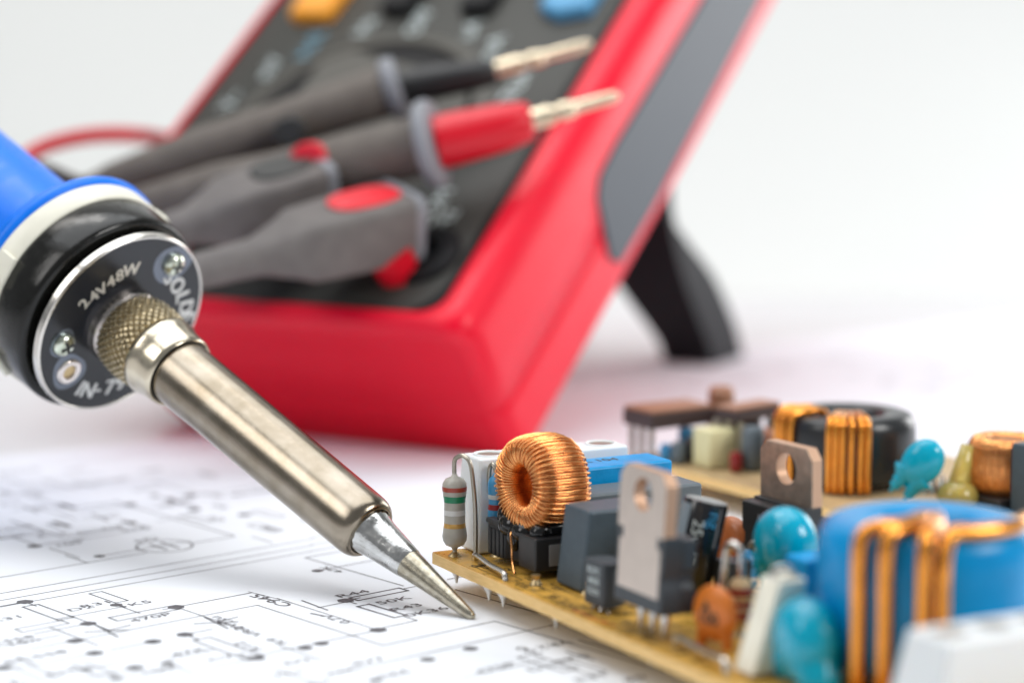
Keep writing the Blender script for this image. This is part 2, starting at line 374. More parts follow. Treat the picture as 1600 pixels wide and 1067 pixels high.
poly([(138, 974), (60, 992)]); poly([(289, 991), (330, 982)]); poly([(239, 1002), (180, 1018)]); poly([(203, 788), (120, 812)]); poly([(211, 1043), (120, 1064)])
resistor(355, 1012, 11, 2.4, 'b'); poly([(289, 991), (310, 998)])
poly([(16, 813), (81, 841), (185, 822)], 0.26); poly([(20, 839), (54, 853), (130, 840)], 0.24); poly([(-10, 843), (40, 836)], 0.3)
for cx, cy in ((48, 795), (157, 808), (338, 972), (168, 985)):
    a, b = pab(cx, cy); stroke(pw(a-2.4, b-1.2), pw(a+2.2, b+1.4), 0.3); stroke(pw(a+0.3, b-3.0), pw(a-0.6, b+3.4), 0.28); stroke(pw(a, b), pw(a+3.5, b-0.5), 0.25)
for cx, cy in ((110, 790), (101, 818)):
    a, b = pab(cx, cy); stroke(pw(a-.5, b-2.0), pw(a-.5, b+2.0), 0.9); stroke(pw(a-2, b-1.6), pw(a-2, b+1.6), 0.35)
T_ = ['R12', 'C7', '47K', 'BC558', '10n', 'Q4', '100', 'D2', 'R31', '1K5', '470P', '22u', 'VR2', '4V7', 'R9']
for i, (px, py, rt) in enumerate([(85, 836, 0), (180, 826, 0), (215, 827, 0), (15, 828, 0), (205, 815, 90), (225, 842, 180), (110, 851, 0), (130, 952, 0), (155, 945, 0), (215, 945, 0), (240, 966, 0),
        (355, 967, 90), (395, 985, 90), (370, 975, 90), (440, 1000, 90), (395, 1008, 90), (350, 1030, 0), (300, 1020, 0), (60, 1028, 0), (40, 1005, 0), (100, 1052, 0), (250, 1050, 0), (470, 1035, 0), (15, 968, 0),
        (140, 757, 0), (180, 752, 0), (230, 765, 0), (270, 790, 0), (340, 772, 90), (350, 790, 90), (60, 770, 90), (20, 788, 0), (330, 740, 90), (400, 770, 0), (120, 735, 0), (240, 735, 0),
        (835, 1015, 90), (850, 1045, 0), (930, 1060, 0), (900, 1030, 0), (780, 1045, 0), (610, 1050, 180), (860, 1005, 180), (580, 1035, 0), (1000, 1062, 0)]):
    label(px, py, T_[i % len(T_)], 2.4, rt, 0.015)
resistor(855, 1035, 8, 2.2, 'b'); resistor(905, 1042, 7, 2.2, 'b'); poly([(885, 1018), (930, 1030)], 0.3); poly([(905, 1000), (1000, 1026)], 0.3)
for pts in ([(0, 745), (60, 752), (150, 735)], [(30, 770), (130, 792), (203, 788)], [(240, 752), (330, 770), (420, 752)], [(380, 735), (470, 760)], [(120, 812), (30, 795)], [(430, 1045), (520, 1067)], [(0, 1010), (117, 1001)], [(148, 1020), (60, 1040), (0, 1030)], [(720, 1060), (850, 1028)], [(120, 765), (60, 750)]):
    poly(pts, 0.2)
gr = random.Random(21)
for k in range(75):
    px, py = gr.uniform(-40, 720), gr.uniform(728, 1075)
    if 370 < px < 760 and 895 < py < 1000: continue
    if py < 800 and px > 420: continue
    if (px > 500 and py < 880) or abs(py-(935-.177*px)) < 16: continue
    if abs(px-257) < 75 and abs(py-853) < 22: continue
    w_ = gr.random()
    if w_ < .35: label(px, py, gr.choice(T_), 2.2, gr.choice((0, 90)), 0.01)
    elif w_ < .5: resistor(px, py, 6.5, 1.9, gr.choice('ab'), .2)
    else:
        a, b = pab(px, py); L = gr.uniform(5, 16)
        if gr.random() < .5: stroke(pw(a, b), pw(a+L, b), .2)
        else: stroke(pw(a, b), pw(a, b+L*.8), .2)
        if gr.random() < .4: dot(px, py, .75)
ink.build('printed_schematic', 'ink', sheet, smooth=False)['kind'] = 'stuff'
# second sheets behind
def far_sheet(x, y, w, d, rz, z, label_, seed):
    random.seed(seed); r = empty('printed_sheet', (x, y, z), rz); tag(r, label_, 'paper')
    MB().box((0, 0, 0.05), (w, d, 0.1)).build('page', 'paper', r, smooth=False)
    global ink
    m2 = MB()
    for k in range(110):
        a = random.uniform(-w*.45, w*.4); b = random.uniform(-d*.45, d*.45); L = random.uniform(6, 26)
        if random.random() < .5: m2.box((a, b, 0.14), (L, 0.55, 0.01))
        else: m2.box((a, b, 0.14), (0.55, L*.6, 0.01))
        write(m2, random.choice(T_), 2.6, Matrix.Translation((random.uniform(-w*.45, w*.45), random.uniform(-d*.45, d*.45), 0.16)))
        if random.random() < .4: m2.prism([(a+.9*math.cos(R_(60*q)), b+.9*math.sin(R_(60*q))) for q in range(6)], 0.16, 0.17)
    m2.build('printed_schematic', 'ink', r, smooth=False)['kind'] = 'stuff'
far_sheet(122, 442, 240, 235, R_(38), -0.17, 'second white schematic sheet lying under the rear circuit board', 3)
# ------------------------------------------------------------------ multimeter
yaw, elev = R_(29.8), R_(37.2); MWd, MT = 92.8, 34.8
m_ax = Vector((math.sin(yaw)*math.cos(elev), math.cos(yaw)*math.cos(elev), math.sin(elev)))
m_w = Vector((-math.cos(yaw), math.sin(yaw), 0)); m_n = m_w.cross(m_ax)*-1
if m_n.y > 0: m_n = -m_n
MBASE = Vector((4.3, 397.6, 0.0))
meter = empty('multimeter'); meter.matrix_world = Matrix.Translation(MBASE)@Matrix((m_ax, m_w, m_n)).transposed().to_4x4() if m_ax.cross(m_w).dot(m_n) > 0 else Matrix.Translation(MBASE)
MFLIP = m_ax.cross(m_w).dot(m_n) < 0
tag(meter, 'red digital multimeter with charcoal face leaning back on its stand', 'multimeter')
if MFLIP:                                     # local axes: x = -width, y = along, z = out of the face
    meter.matrix_world = Matrix.Translation(MBASE)@Matrix((-m_w, m_ax, m_n)).transposed().to_4x4()
def L3(a, w, t): return (-w, a, t) if MFLIP else (a, w, t)
def ring(a0, a1, w0, w1, r, t):
    q_ = rrect4(a0, a1, w0, w1, (r, r*2.6, r*.4 if r >= 11 else r, r), 8)      # wider curve at the far bottom corner
    return [L3(x, y, t) for x, y in (q_ if not MFLIP else q_[::-1])]
def meter_pt(px, py, h):                      # point above the meter face, world
    r = ray(px, py); o = Vector((0, 0, H)); k = (MBASE+m_n*(MT+h)-o).dot(m_n)/r.dot(m_n); return o+r*k
def meter_aw(px, py, h=0):
    p = meter_pt(px, py, h)-MBASE; return p.dot(m_ax), p.dot(m_w)
ML = 182
prof = [(0, 3.5, 2.5), (0.7, 1.6, 0.0), (2.2, 0.3, -2.2), (5, 0, -2.8), (12, 0, -2.2), (13, 0.0, -2.1), (13.4, 0.45, -1.7), (13.9, 0.45, -1.7), (14.3, 0.0, -2.0), (22, -0.2, -1.0), (29, 0.0, -0.4), (31.5, 0.5, -0.3), (33.3, 1.4, 0.0), (34.4, 2.6, 0.5), (34.8, 4.2, 1.2), (34.8, 6.0, 1.7), (34.2, 6.9, 2.3), (33.2, 7.1, 2.6)]
rings = []
for t, ins, a0 in prof:
    ib = ins*0.45 if t > 30 else 0
    rings.append(ring(a0*.35+(ib-5.2 if t > 30 else -4.0), ML-ins, ins, MWd-(ins if ins < 2.7 else 2.7+(ins-2.7)*0.25), 11.0, t))
MB().layers(rings, cap1=False).build('shell', 'red', meter, angle=50)
MB().layers([ring(-3.9, ML-6, 6.6, MWd-3.2, 10, 33.25), ring(-3.9, ML-6, 6.6, MWd-3.2, 10, 33.6), ring(-3.4, ML-7, 7.4, MWd-3.8, 9.5, 33.9), ]).build('face_border', 'panel_dark', meter)
face = MB().layers([ring(-2.6, ML-8, 8.6, MWd-4.6, 9, 33.7), ring(-2.6, ML-8, 8.6, MWd-4.6, 9, 34.25), ring(-2.3, ML-8.3, 8.9, MWd-4.9, 8.8, 34.4)]).build('face_panel', 'panel', meter)
# side grip inlay on the right flank (slightly proud)
gp = [(300, 23), (54.7, 24.6), (46.5, 24.0), (43.4, 21.5), (40.6, 9.0), (43.5, 5.6), (60, 5.0), (168, 8)]
gp = [(min(a, 170), t) for a, t in gp]
m_ = MB(); m_.add([L3(a, w_, t) for w_ in (0.6, -0.7) for a, t in gp], [tuple(range(8)), tuple(range(15, 7, -1))]+[(i, i+8, (i+1)%8+8, (i+1)%8) for i in range(8)])
m_.build('grip_inlay', 'grip', meter, bevel=0.4)
m_ = MB(); m_.add([L3(a, MWd-w_, t) for w_ in (0.6, -0.7) for a, t in gp], [tuple(range(8))[::-1], tuple(range(15, 7, -1))[::-1]]+[(i, (i+1)%8, (i+1)%8+8, i+8) for i in range(8)])
m_.build('grip_inlay', 'grip', meter, bevel=0.4)
# dial
DC = (46.3, 49.5)
Tm = Matrix.Translation(L3(DC[0], DC[1], 0))
MB().lathe([(24.9, 34.45), (.5, 34.46)], 64, Tm).build('painted_dial_well', 'panel_dark', meter)  # nearly flush black disc; the recess's shade is put into its colour
MB().lathe([(24.6, 34.4), (24.7, 35.2), (25.2, 35.5), (25.8, 35.4), (28.5, 34.3)], 72, Tm, cap0=False, cap1=False).build('dial_rim', 'knob', meter, angle=60)
out_ = []
for k in range(120):
    th = 360*k/120; r_ = 24.0
    for cdeg, hw in ((90, 48), (192, 38), (-14, 38)):
        dlt = (th-cdeg+180) % 360-180
        if abs(dlt) < hw: r_ = min(r_, 24.0*math.cos(R_(hw))/math.cos(R_(dlt))-.6*(1-(dlt/hw)**2))
    out_.append((r_*math.cos(R_(th)), r_*math.sin(R_(th))))
dial = MB().prism(out_, 34.5, 35.7, Tm).build('dial', 'knob', meter, bevel=.5)
MB().prism([(-.7, 14), (.7, 14), (.7, 20), (-.7, 20)], 35.7, 35.8, Tm@Matrix.Rotation(R_(56), 4, 'Z')).build('pointer_mark', 'panel_print', dial, smooth=False)
def key(a, w, la, lw, m_n_, shape='rect', lab=None):
    T = Matrix.Translation(L3(a, w, 0)); k = MB()
    if shape == 'rect': sets = [rrect(-lw/2+i_, lw/2-i_, -la/2+i_, la/2-i_, 1.6, 4) for i_ in (0, 0, 0.7)]
    else: sets = [[(x*(1-.05*i_), y*(1-.05*i_)) for x, y in [(-lw/2, la*.1), (-lw*.36, -la/2), (lw*.36, -la/2), (lw/2, la*.1), (lw*.3, la/2), (-lw*.3, la/2)]] for i_ in (0, 0, 3)]
    k.layers([[(x, y, z) for x, y in s_] for s_, z in zip(sets, (34.2, 36.4, 37.2))], T)
    return tag(k.build('button', m_n_, meter, bevel=0.3), lab)
key(86, 76, 10, 15, 'orange_btn', lab='orange button'); key(88, 56.5, 7, 15.5, 'panel_dark'); key(88, 38, 7, 15.5, 'panel_dark'); key(85.2, 18, 11, 13, 'blue_btn', 'hex', 'blue button')
mp_ = MB(); mb_ = MB()
for (px, py), tx in zip([(370, 155), (430, 105), (580, 40), (665, 32), (745, 45), (780, 72), (640, 12), (690, 325), (700, 355), (820, 130), (805, 150)], ['V~', 'mV', 'Hz', 'OFF', 'uA', 'mA', 'A', 'COM', 'V Hz', '10A', 'T']):
    a, w = meter_aw(px, py); mp_ = MB(); write(mp_, tx, 5.0, Matrix.Translation(L3(a, w, 34.47))); mp_.build('lettering', 'panel_print', face, smooth=False)
a, w = meter_aw(495, 68); write(mb_, 'Hz%', 5.0, Matrix.Translation(L3(a, w, 34.47)))
tag(mb_.build('lettering', 'panel_print_blue', face, smooth=False), 'blue lettering beside the dial')
# jacks
for w, mm, lb in ((16, 'panel_dark', None), (35, 'probe_red', 'red input jack'), (54, 'panel_dark', None), (73, 'probe_red', None)):
    MB().lathe([(7.0, 34.3), (7.0, 35.4), (6.2, 35.9), (3.2, 35.9), (3.0, 34.5)], 36, Matrix.Translation(L3(12, w, 0))).build('input_jack', mm, meter)
# tilt stand: a plate hinged on the back with an arched foot
hh = Vector((math.sin(yaw), math.cos(yaw), 0))
def st(hd, w, z): return MBASE+hh*hd+m_w*w+Vector((0, 0, z))
pr_in = [(84, 58), (88, 44), (93, 31), (98, 22), (106, 12), (112, 5), (114, 0.0)]       # inner face (towards meter)
pr_out = [(92, 64), (93, 36.5), (99.1, 29.7), (108, 24.0), (115.8, 18.5), (126.4, 7.4), (130.5, 0.0)]
n_ = 14; outer_w0, outer_w1 = 19.0, 76.0
sm_in = smoothpath([(a, b, 0) for a, b in pr_in], 3); sm_out = smoothpath([(a, b, 0) for a, b in pr_out], 3)
m_ = MB()
for (w0, w1) in ((19.0, 31.0), (64.0, 76.0)):
    rg_ = []
    for i in range(len(sm_in)):
        f_ = i/(len(sm_in)-1); wi = w1 if w0 < 30 else w0
        arch = 26*(1-f_)**2
        lo, hi = (w0, min(w1+arch, 47.5)) if w0 < 30 else (max(w0-arch, 47.5), w1)
        rg_.append([st(sm_in[i][0], lo, sm_in[i][1]), st(sm_in[i][0], hi, sm_in[i][1]), st(sm_out[i][0], hi, sm_out[i][1]), st(sm_out[i][0], lo, sm_out[i][1])])
    m_.layers(rg_)
stand = m_.build('tilt_stand', 'black_stand', meter, bevel=1.0); stand.matrix_parent_inverse = meter.matrix_world.inverted(); stand.location = (0, 0, 0)
# ------------------------------------------------------------------ test probes and plugs (world space, own roots)
def placed(root, *objs):
    for o in objs: o.matrix_parent_inverse = Matrix.Translation(root.location).inverted()
def probe(p_tail, p_col, p_slv, p_m1, p_m2, mats, label_, r_h=5.4, r_c=8.0, oval=None, cable=None, r_s=4.0):
    """tail > collar > sleeve end > metal; all world points on one line, more or less"""
    ax_ = (p_col-p_tail).normalized(); L = (p_col-p_tail).length
    root = empty('test_probe', p_col); tag(root, label_, 'test probe')
    Tm = frame(p_tail, ax_)
    prof = [(r_h*.45, -8), (r_h*.55, 0), (r_h*.72, L*.06), (r_h*.84, L*.2), (r_h*1.0, L*.36), (r_h*.96, L*.55), (r_h*1.02, L*.8), (r_h*1.08, L-1.0), (r_h*1.05, L)]
    out = [MB().lathe(prof, 40, Tm).build('handle', 'probe_grey', root, angle=60)]
    out.append(MB().lathe([(r_h, L-.5), (r_c*.93, L-.2), (r_c, L+.4), (r_c, L+1.8), (r_c*.93, L+2.4), (r_h*.8, L+2.5)], 40, Tm).build('finger_guard', 'collar', root))
    ax2 = (p_slv-p_col).normalized(); L2 = (p_slv-p_col).length; T2 = frame(p_col, ax2)
    out.append(MB().lathe([(r_s*.98, 2.2), (r_s*1.0, L2*.25), (r_s*.9, L2*.7), (r_s*.74, L2-1), (r_s*.6, L2)], 40, T2).build('tip_sleeve', mats[0], root, angle=60))
    T3 = frame(p_slv, (p_m2-p_slv)); L3_ = (p_m2-p_slv).length; L31 = (p_m1-p_slv).length
    out.append(MB().lathe([(1.9, -1), (1.9, L31*.75), (1.35, L31), (1.35, L31+.4), (1.7, L31+.8), (1.6, L31+3), (1.15, L31+3.6), (1.0, L3_*.93), (.35, L3_)], 20, T3).build('probe_tip', 'gold', root))
    if oval:
        oc, ln, wd = oval
        to = (Vector((0, 0, H))+Vector((0, 0, 0))-oc).normalized(); nz = (to-ax_*to.dot(ax_)).normalized()
        ov = MB(); ov.layers([[(ln*s_*math.cos(2*PI*i/28), wd*s_*math.sin(2*PI*i/28), z_) for i in range(28)] for s_, z_ in ((1, -1.6), (1, 0.2), (.9, .5))], frame(oc, nz, ax_)); out.append(ov.build('thumb_inlay', mats[1], root))
    if cable:
        out.append(MB().tube(smoothpath(cable, 10), 1.55, 12).build('cable', mats[2], root))
    placed(root, *out)
    return root
tl = meter_pt(150, 290, 13); cb = meter_pt(607, 142, 11)
probe(tl, cb, meter_pt(776, 112, 8), meter_pt(822, 99, 8), meter_pt(925, 68, 8), ('probe_black', 'inlay_black', 'cable_black'),
      'black test probe with bare metal tip, upper one of two lying across the red meter', 4.4, 5.8,
      (meter_pt(452, 205, 15.0), 3.0, 2.6), [tl, at_depth(120, 287, 420), at_depth(60, 264, 430), at_depth(-30, 255, 440)], r_s=3.3)
tl = meter_pt(175, 335, 13); cb = meter_pt(664, 228, 12)
probe(tl, cb, meter_pt(832, 188, 10), meter_pt(868, 177, 10), meter_pt(968, 149, 10), ('probe_red', 'inlay_red', 'cable_red'),
      'red test probe with bare metal tip resting across the multimeter above the grey plugs', 4.9, 7.9,
      (meter_pt(482, 250, 16.5), 3.4, 3.0), [tl, at_depth(110, 340, 400), at_depth(30, 290, 420), at_depth(50, 240, 440), at_depth(130, 214, 455), at_depth(225, 213, 470), at_depth(330, 235, 500)], r_s=4.7)
def plug(p_tail, p_neck, p_head, r, mats, label_, jack=None, cable=None, ovs=0.62):
    ax_ = (p_head-p_neck).normalized(); to = (Vector((0, 0, H))-p_head).normalized()
    up = (m_n-ax_*m_n.dot(ax_)).normalized(); root = empty('test_lead_plug', p_head); tag(root, label_, 'lead plug')
    L = (p_head-p_neck).length; out = []
    b = MB(); T = frame(p_neck, ax_, up)          # local x = up
    rg_ = []
    for z, sx, sy, e in ((-24, .42, .5, 2), (-12, .48, .55, 2), (-3, .52, .58, 2.2), (L*.12, .74, .84, 4), (L*.22, .86, .96, 6), (L*.6, .93, 1.0, 7), (L*.93, .95, 1.0, 7), (L, .93, .98, 7)):
        rg_.append([(r*sx*math.copysign(abs(math.cos(q))**(2/e), math.cos(q)), r*sy*math.copysign(abs(math.sin(q))**(2/e), math.sin(q)), z) for q in [2*PI*i/40 for i in range(40)]])
    out.append(b.layers(rg_, T).build('grip', 'probe_grey2', root, angle=50))
    e = 7.0; rg_ = []
    for z, k in ((L-.05, .985), (L+.8, 1.0), (L+1.6, .97), (L+2.1, .88)):
        rg_.append([(r*k*math.copysign(abs(math.cos(q))**(2/e), math.cos(q)), r*k*math.copysign(abs(math.sin(q))**(2/e), math.sin(q)), z) for q in [2*PI*i/40 for i in range(40)]])
    out.append(MB().layers(rg_, T).build('end_cap', 'collar', root))
    ov = MB(); to2 = up
    ov.layers([[(L*.27*s_*math.copysign(abs(math.cos(2*PI*i/32))**.8, math.cos(2*PI*i/32)), r*ovs*s_*math.copysign(abs(math.sin(2*PI*i/32))**.8, math.sin(2*PI*i/32)), z_) for i in range(32)] for s_, z_ in ((1, -1.5), (1, .25), (.94, .5))], frame(p_neck+ax_*L*.72+to2*r*.93, to2, ax_))
    out.append(ov.build('oval_inlay', mats[0], root))
    if jack:
        Tj = frame(jack+m_n*4.6, -m_n); out.append(MB().lathe([(3.9, -1), (3.9, 2), (3.7, 3.5), (3.6, 4.5)], 32, Tj).build('shroud', mats[1], root))
    if cable: out.append(MB().tube(smoothpath(cable, 8), 1.55, 12).build('cable', mats[2], root))
    placed(root, *out); return root
nk = meter_pt(425, 395, 17); hd = meter_pt(622, 346, 6.2); tl = nk-(hd-nk).normalized()*30
plug(tl, nk, hd, 6.1, ('inlay_red', 'probe_red', 'cable_red'), 'grey test lead plug with red oval inlay and red shroud pushed into the meter', meter_pt(624, 428, -.5), [nk-(hd-nk).normalized()*20, tl, tl+Vector((-20, 4, -4))])
nk = meter_pt(320, 345, 18); hd = meter_pt(492, 293, 11); tl = nk-(hd-nk).normalized()*30
plug(tl, nk, hd, 6.0, ('inlay_black', 'probe_black', 'cable_black'), 'grey test lead plug with black oval inlay, behind the red inlay plug', meter_pt(470, 340, -.5), [nk-(hd-nk).normalized()*20, tl, tl+Vector((-20, 4, -4))])
# ------------------------------------------------------------------ soldering iron
IT = Vector((-5, 280.8, 0.45)); IA = (Vector((-55.6, 324, 32.1))-IT).normalized(); IN_ = -IA
# local frame: z along the iron from tip to handle, x towards upper right as seen from the front
IX = Vector((0.582, 0.0, 0.813)); TI = frame(IT, IA, IX)
iron = empty('soldering_iron'); iron.matrix_world = TI
tag(iron, 'soldering iron with steel barrel and blue handle, tip touching the schematic', 'soldering iron')
tipm = MB(); tipm.lathe([(.15, -.35), (.45, -.2), (.62, .25), (.75, 1.0), (1.06, 4), (1.5, 8), (1.86, 11), (1.95, 11.9)], 48)
tipm.build('tip', 'tip', iron, angle=60)
tm = MB(); rr = random.Random(4)
rg_ = []
for z, r in ((11.85, 1.98), (12.1, 2.08), (14, 2.32), (16, 2.58), (17.6, 2.80), (18.4, 2.96), (18.8, 3.08), (19.3, 3.2), (19.9, 3.27), (20.8, 3.27)):
    k = 0.10 if z > 18.9 else 0.02
    rg_.append([((r+rr.uniform(-k, k))*math.cos(2*PI*i/64), (r+rr.uniform(-k, k))*math.sin(2*PI*i/64), z) for i in range(64)])
tm.layers(rg_).build('tinned_cone', 'tin', iron, angle=60)
z0 = 19.3; ze = 60.2
MB().lathe([(3.3, z0+1.2), (3.28, z0+.3), (3.36, z0+.05), (3.55, z0), (3.85, z0+.15), (4.12, z0+.5), (4.32, z0+1.05), (4.42, z0+1.7), (4.45, z0+2.6), (4.47, z0+4), (4.72, ze)], 96, cap0=False, cap1=False).build('barrel', 'barrel', iron, angle=60)
MB().lathe([(4.80, ze-.5), (4.95, ze-.5), (4.95, ze+.6), (4.80, ze+.6)], 64).build('gap_shade_ring', 'gap', iron)  # black ring fills the gap to paint its shade
MB().lathe([(4.98, ze-.5), (5.22, ze-.62), (5.4, ze-.4), (5.5, ze+.2), (5.55, ze+1.6), (5.72, ze+2.6), (5.95, ze+3.3), (6.0, ze+4.1), (5.85, ze+4.5), (5.5, ze+4.6)], 96, cap0=False, cap1=False).build('collar_nut', 'collar_nut', iron, angle=40)
kb = MB(); nz = 72; ns = 340; zk0, zk1 = ze+4.4, ze+11.3; rg_ = []
for j in range(nz+1):
    z = zk0+(zk1-zk0)*j/nz
    rb = 5.62+0.45*math.sin(PI*min(1, max(0, (z-zk0)/(zk1-zk0)))**0.9)
    env = min(1, j/3, (nz-j)/3)
    row = []
    for i in range(ns):
        th = 2*PI*i/ns; s1 = (th*34/(2*PI)+(z-zk0)*.82) % 1; s2 = (th*34/(2*PI)-(z-zk0)*.82) % 1
        hgt = min(1-abs(2*s1-1), 1-abs(2*s2-1))*2
        r = rb-0.30+0.46*min(1, hgt)*env
        row.append((r*math.cos(th), r*math.sin(th), z))
    rg_.append(row)
kb.layers(rg_, cap0=False, cap1=False).build('knurled_nut', 'knurl', iron, smooth=False)
ZD = 73.1                                        # front of the face plate
MB().lathe([(5.3, zk1-.2), (5.35, zk1), (5.6, zk1+.2), (5.75, zk1+.6), (5.7, zk1+1.1), (5.85, zk1+1.4), (5.9, ZD+.9)], 64, cap0=False).build('flange', 'chrome', iron, angle=60)
plate = MB().lathe([(5.6, ZD), (13.85, ZD), (13.85, ZD+.5)], 96).build('face_plate', 'disc', iron)
MB().lathe([(13.75, ZD+.02), (13.82, ZD-.08), (14.05, ZD-.08), (14.2, ZD+.1), (14.25, ZD+1.0), (14.0, ZD+1.25), (13.2, ZD+1.25)], 96, cap0=False, cap1=False).build('plate_rim', 'plate_edge', iron)
MB().lathe([(12.6, ZD+1.1), (12.6, ZD+3.0)], 64).build('dark_neck', 'gap', iron)  # blackened core paints the shade of the gap behind the plate
MB().lathe([(12.4, ZD+2.6), (14.3, ZD+2.4), (14.9, ZD+2.5), (15.25, ZD+2.9), (15.35, ZD+3.6), (15.5, ZD+8.6), (15.3, ZD+8.9), (14, ZD+9)], 96).build('housing', 'bakelite', iron, angle=50)
MB().lathe([(14.6, ZD+8.7), (15.5, ZD+8.8), (15.75, ZD+9.1), (15.85, ZD+12.8), (15.2, ZD+13.0)], 96).build('spacer_ring', 'white_ring', iron, angle=50)
# handle: flared front, narrower body
MB().lathe([(14.6, ZD+12.2), (15.9, ZD+12.3), (16.3, ZD+12.9), (16.35, ZD+13.8), (15.8, ZD+14.6), (14.0, ZD+15.4), (12.0, ZD+16.4), (11.0, ZD+18.0), (10.6, ZD+21), (10.6, ZD+40), (11.3, ZD+80), (10.8, ZD+110), (6, ZD+118)], 96).build('handle', 'blue_handle', iron, angle=60)
def iron_xy(px, py, zl=ZD):                       # local x, y of a point seen on the face plate
    r = ray(px, py); o = Vector((0, 0, H)); pc = IT+IA*zl; k = (pc-o).dot(IA)/r.dot(IA); p = TI.inverted()@(o+r*k); return p.x, p.y
sp = MB()
for px, py in ((176, 352), ):
    pass
# notches in the spacer ring: darker blocks
for ang in (150, 205, 30, 265):
    Tn = Matrix.Rotation(R_(ang), 4, 'Z'); MB().box((15.7, 0, ZD+10.1), (.9, 4.6, 2.9), Tn).build('ring_notch', 'white_ring', iron, bevel=.2)
bp_ = MB()
def blob(cx, cy, r, dz, n=30, sq=1.0, se=1):
    g = random.Random(se); ph = [g.uniform(0, 6.28) for _ in range(3)]
    return [(cx+r*(1+.08*math.sin(2*t+ph[0])+.06*math.sin(3*t+ph[1]))*math.cos(t), cy+r*sq*(1+.08*math.sin(2*t+ph[0])+.06*math.sin(3*t+ph[1]))*math.sin(t), dz) for t in [2*PI*i/n for i in range(n)]]
def facet(pts, mbx, mi=0):
    n = len(pts); mbx.add(pts[::-1], [tuple(range(n))], mi)
s1 = iron_xy(270, 412); s2 = iron_xy(98, 537); s3 = iron_xy(107, 580)
for c_s, r_s, z_s, se_ in ((s1, 3.3, .03, 2), (s3, 2.9, .03, 5), (s2, 2.2, .035, 9)):
    pts_ = []
    for x, y, z in blob(*c_s, r_s, ZD-z_s, se=se_):
        q_ = math.hypot(x, y); k_ = min(1, 13.7/q_); pts_.append((x*k_, y*k_, z))
    bq = MB(); facet(pts_, bq); bq.build('scraped_patch', 'bare', plate, smooth=False)
def screw(x, y, r, rot):
    T = Matrix.Translation((x, y, ZD))@Matrix.Rotation(PI, 4, 'X'); s_ = MB()
    s_.lathe([(r, .02), (r, .25), (r*.97, .55), (r*.8, .95), (r*.55, 1.2), (r*.2, 1.3)], 32, T)
    o = s_.build('screw', 'screw', iron, angle=60)
    c_ = MB()
    for a in (rot, rot+90): c_.box((0, 0, 1.2), (r*1.15, r*.24, .34), T@Matrix.Rotation(R_(a), 4, 'Z'))
    c_.build('cross_slot', 'gap', o, smooth=False)
screw(*s1, 1.75, 20); screw(*s2, 1.75, 50)
MB().lathe([(1.05, .02), (1.05, .3), (1.2, .42), (1.75, .42), (1.95, .25), (2.0, .02)], 36, Matrix.Translation((*s3, ZD))@Matrix.Rotation(PI, 4, 'X'), cap0=False, cap1=False).build('eyelet', 'eyelet', iron, angle=60)
MB().lathe([(1.05, .03), (.1, .031)], 24, Matrix.Translation((*s3, ZD))@Matrix.Rotation(PI, 4, 'X')).build('eyelet_hole', 'lead_tan', iron)
lt = MB()
def arc_text(mbx, chars, pts, size, out, flip=False):
    """letters standing at given photo points on the face plate; out=+1: tops point outwards"""
    for ch, (px, py) in zip(chars, pts):
        x, y = iron_xy(px, py); d = Vector((x, y, 0)).normalized()*out
        # text plane faces -z (towards the tip); local text up = d, right = up x normal
        nz_ = Vector((0, 0, -1)); rt = d.cross(nz_)
        Tt = Matrix((rt, d, nz_)).transposed().to_4x4(); Tt.translation = Vector((x, y, ZD-.05))
        g_ = MB(); write(g_, ch, size, Tt@Matrix.Translation((0, -size*.35, 0)), bold=size*.04); g_.build('letter', mbx, plate, smooth=False)
arc_text('silver_print', '24V48W', [(131, 474), (146, 463), (159, 452), (173, 440), (187, 430), (205, 421)], 2.7, 1)
arc_text('white_print', 'SOLDE', [(266, 433), (277, 446), (285, 463), (290, 480), (292, 494)], 3.4, 1)
arc_text('white_print', 'IN-79', [(125, 606), (138, 609), (154, 606), (171, 604), (188, 597)], 3.4, -1)
# ------------------------------------------------------------------ front circuit board
BA = R_(-62)
board = empty('circuit_board', (-10.5, 297.0, 5.0), BA)
tag(board, 'front amber circuit board crowded with coils and capacitors beside the iron tip', 'circuit board')
BW = board.matrix_basis.copy() if False else Matrix.Translation((-10.5, 297.0, 5.0))@Matrix.Rotation(BA, 4, 'Z')
BI = BW.inverted()
def on_board(px, py, z=0.0):                  # board coordinates of the point seen at a pixel, z above the board
    p = BI@on_ground(px, py, 5.0+z); return p.x, p.y
def part(name, mbx, mats, par, label_=None, **k):
    o = mbx.build(name, mats, par, **k)
    if label_: o['label'] = label_
    return o
def plate_board(par, Lb, Wb, face='pcb'):
    g = random.Random(12); edge = []
    mbx = MB(); n = 60
    pts = [(Lb*i/n, g.uniform(-.06, .06)) for i in range(n+1)]+[(Lb, Wb), (0, Wb)]
    mbx.prism(pts, -1.55, -.12)
    o = mbx.build('board_core', 'pcb_edge', par, smooth=False)
    m2 = MB(); m2.prism([(x, y+(.1 if y < 1 else 0)) for x, y in pts], -.12, 0); m2.build('board_face', face, par, smooth=False)
    return o
plate_board(board, 112, 32)
silk = MB(); Z1 = .02
def sline(u0, v0, u1, v1, w=.16):
    d = Vector((u1-u0, v1-v0, 0)); L = d.length; d /= L; n = Vector((-d.y, d.x, 0))*w/2
    p = Vector((u0, v0, Z1)); q = Vector((u1, v1, Z1)); silk.add([p-n, q-n, q+n, p+n], [(0, 1, 2, 3)])
def sbox(u0, v0, u1, v1): sline(u0, v0, u1, v0); sline(u1, v0, u1, v1); sline(u1, v1, u0, v1); sline(u0, v1, u0, v0)
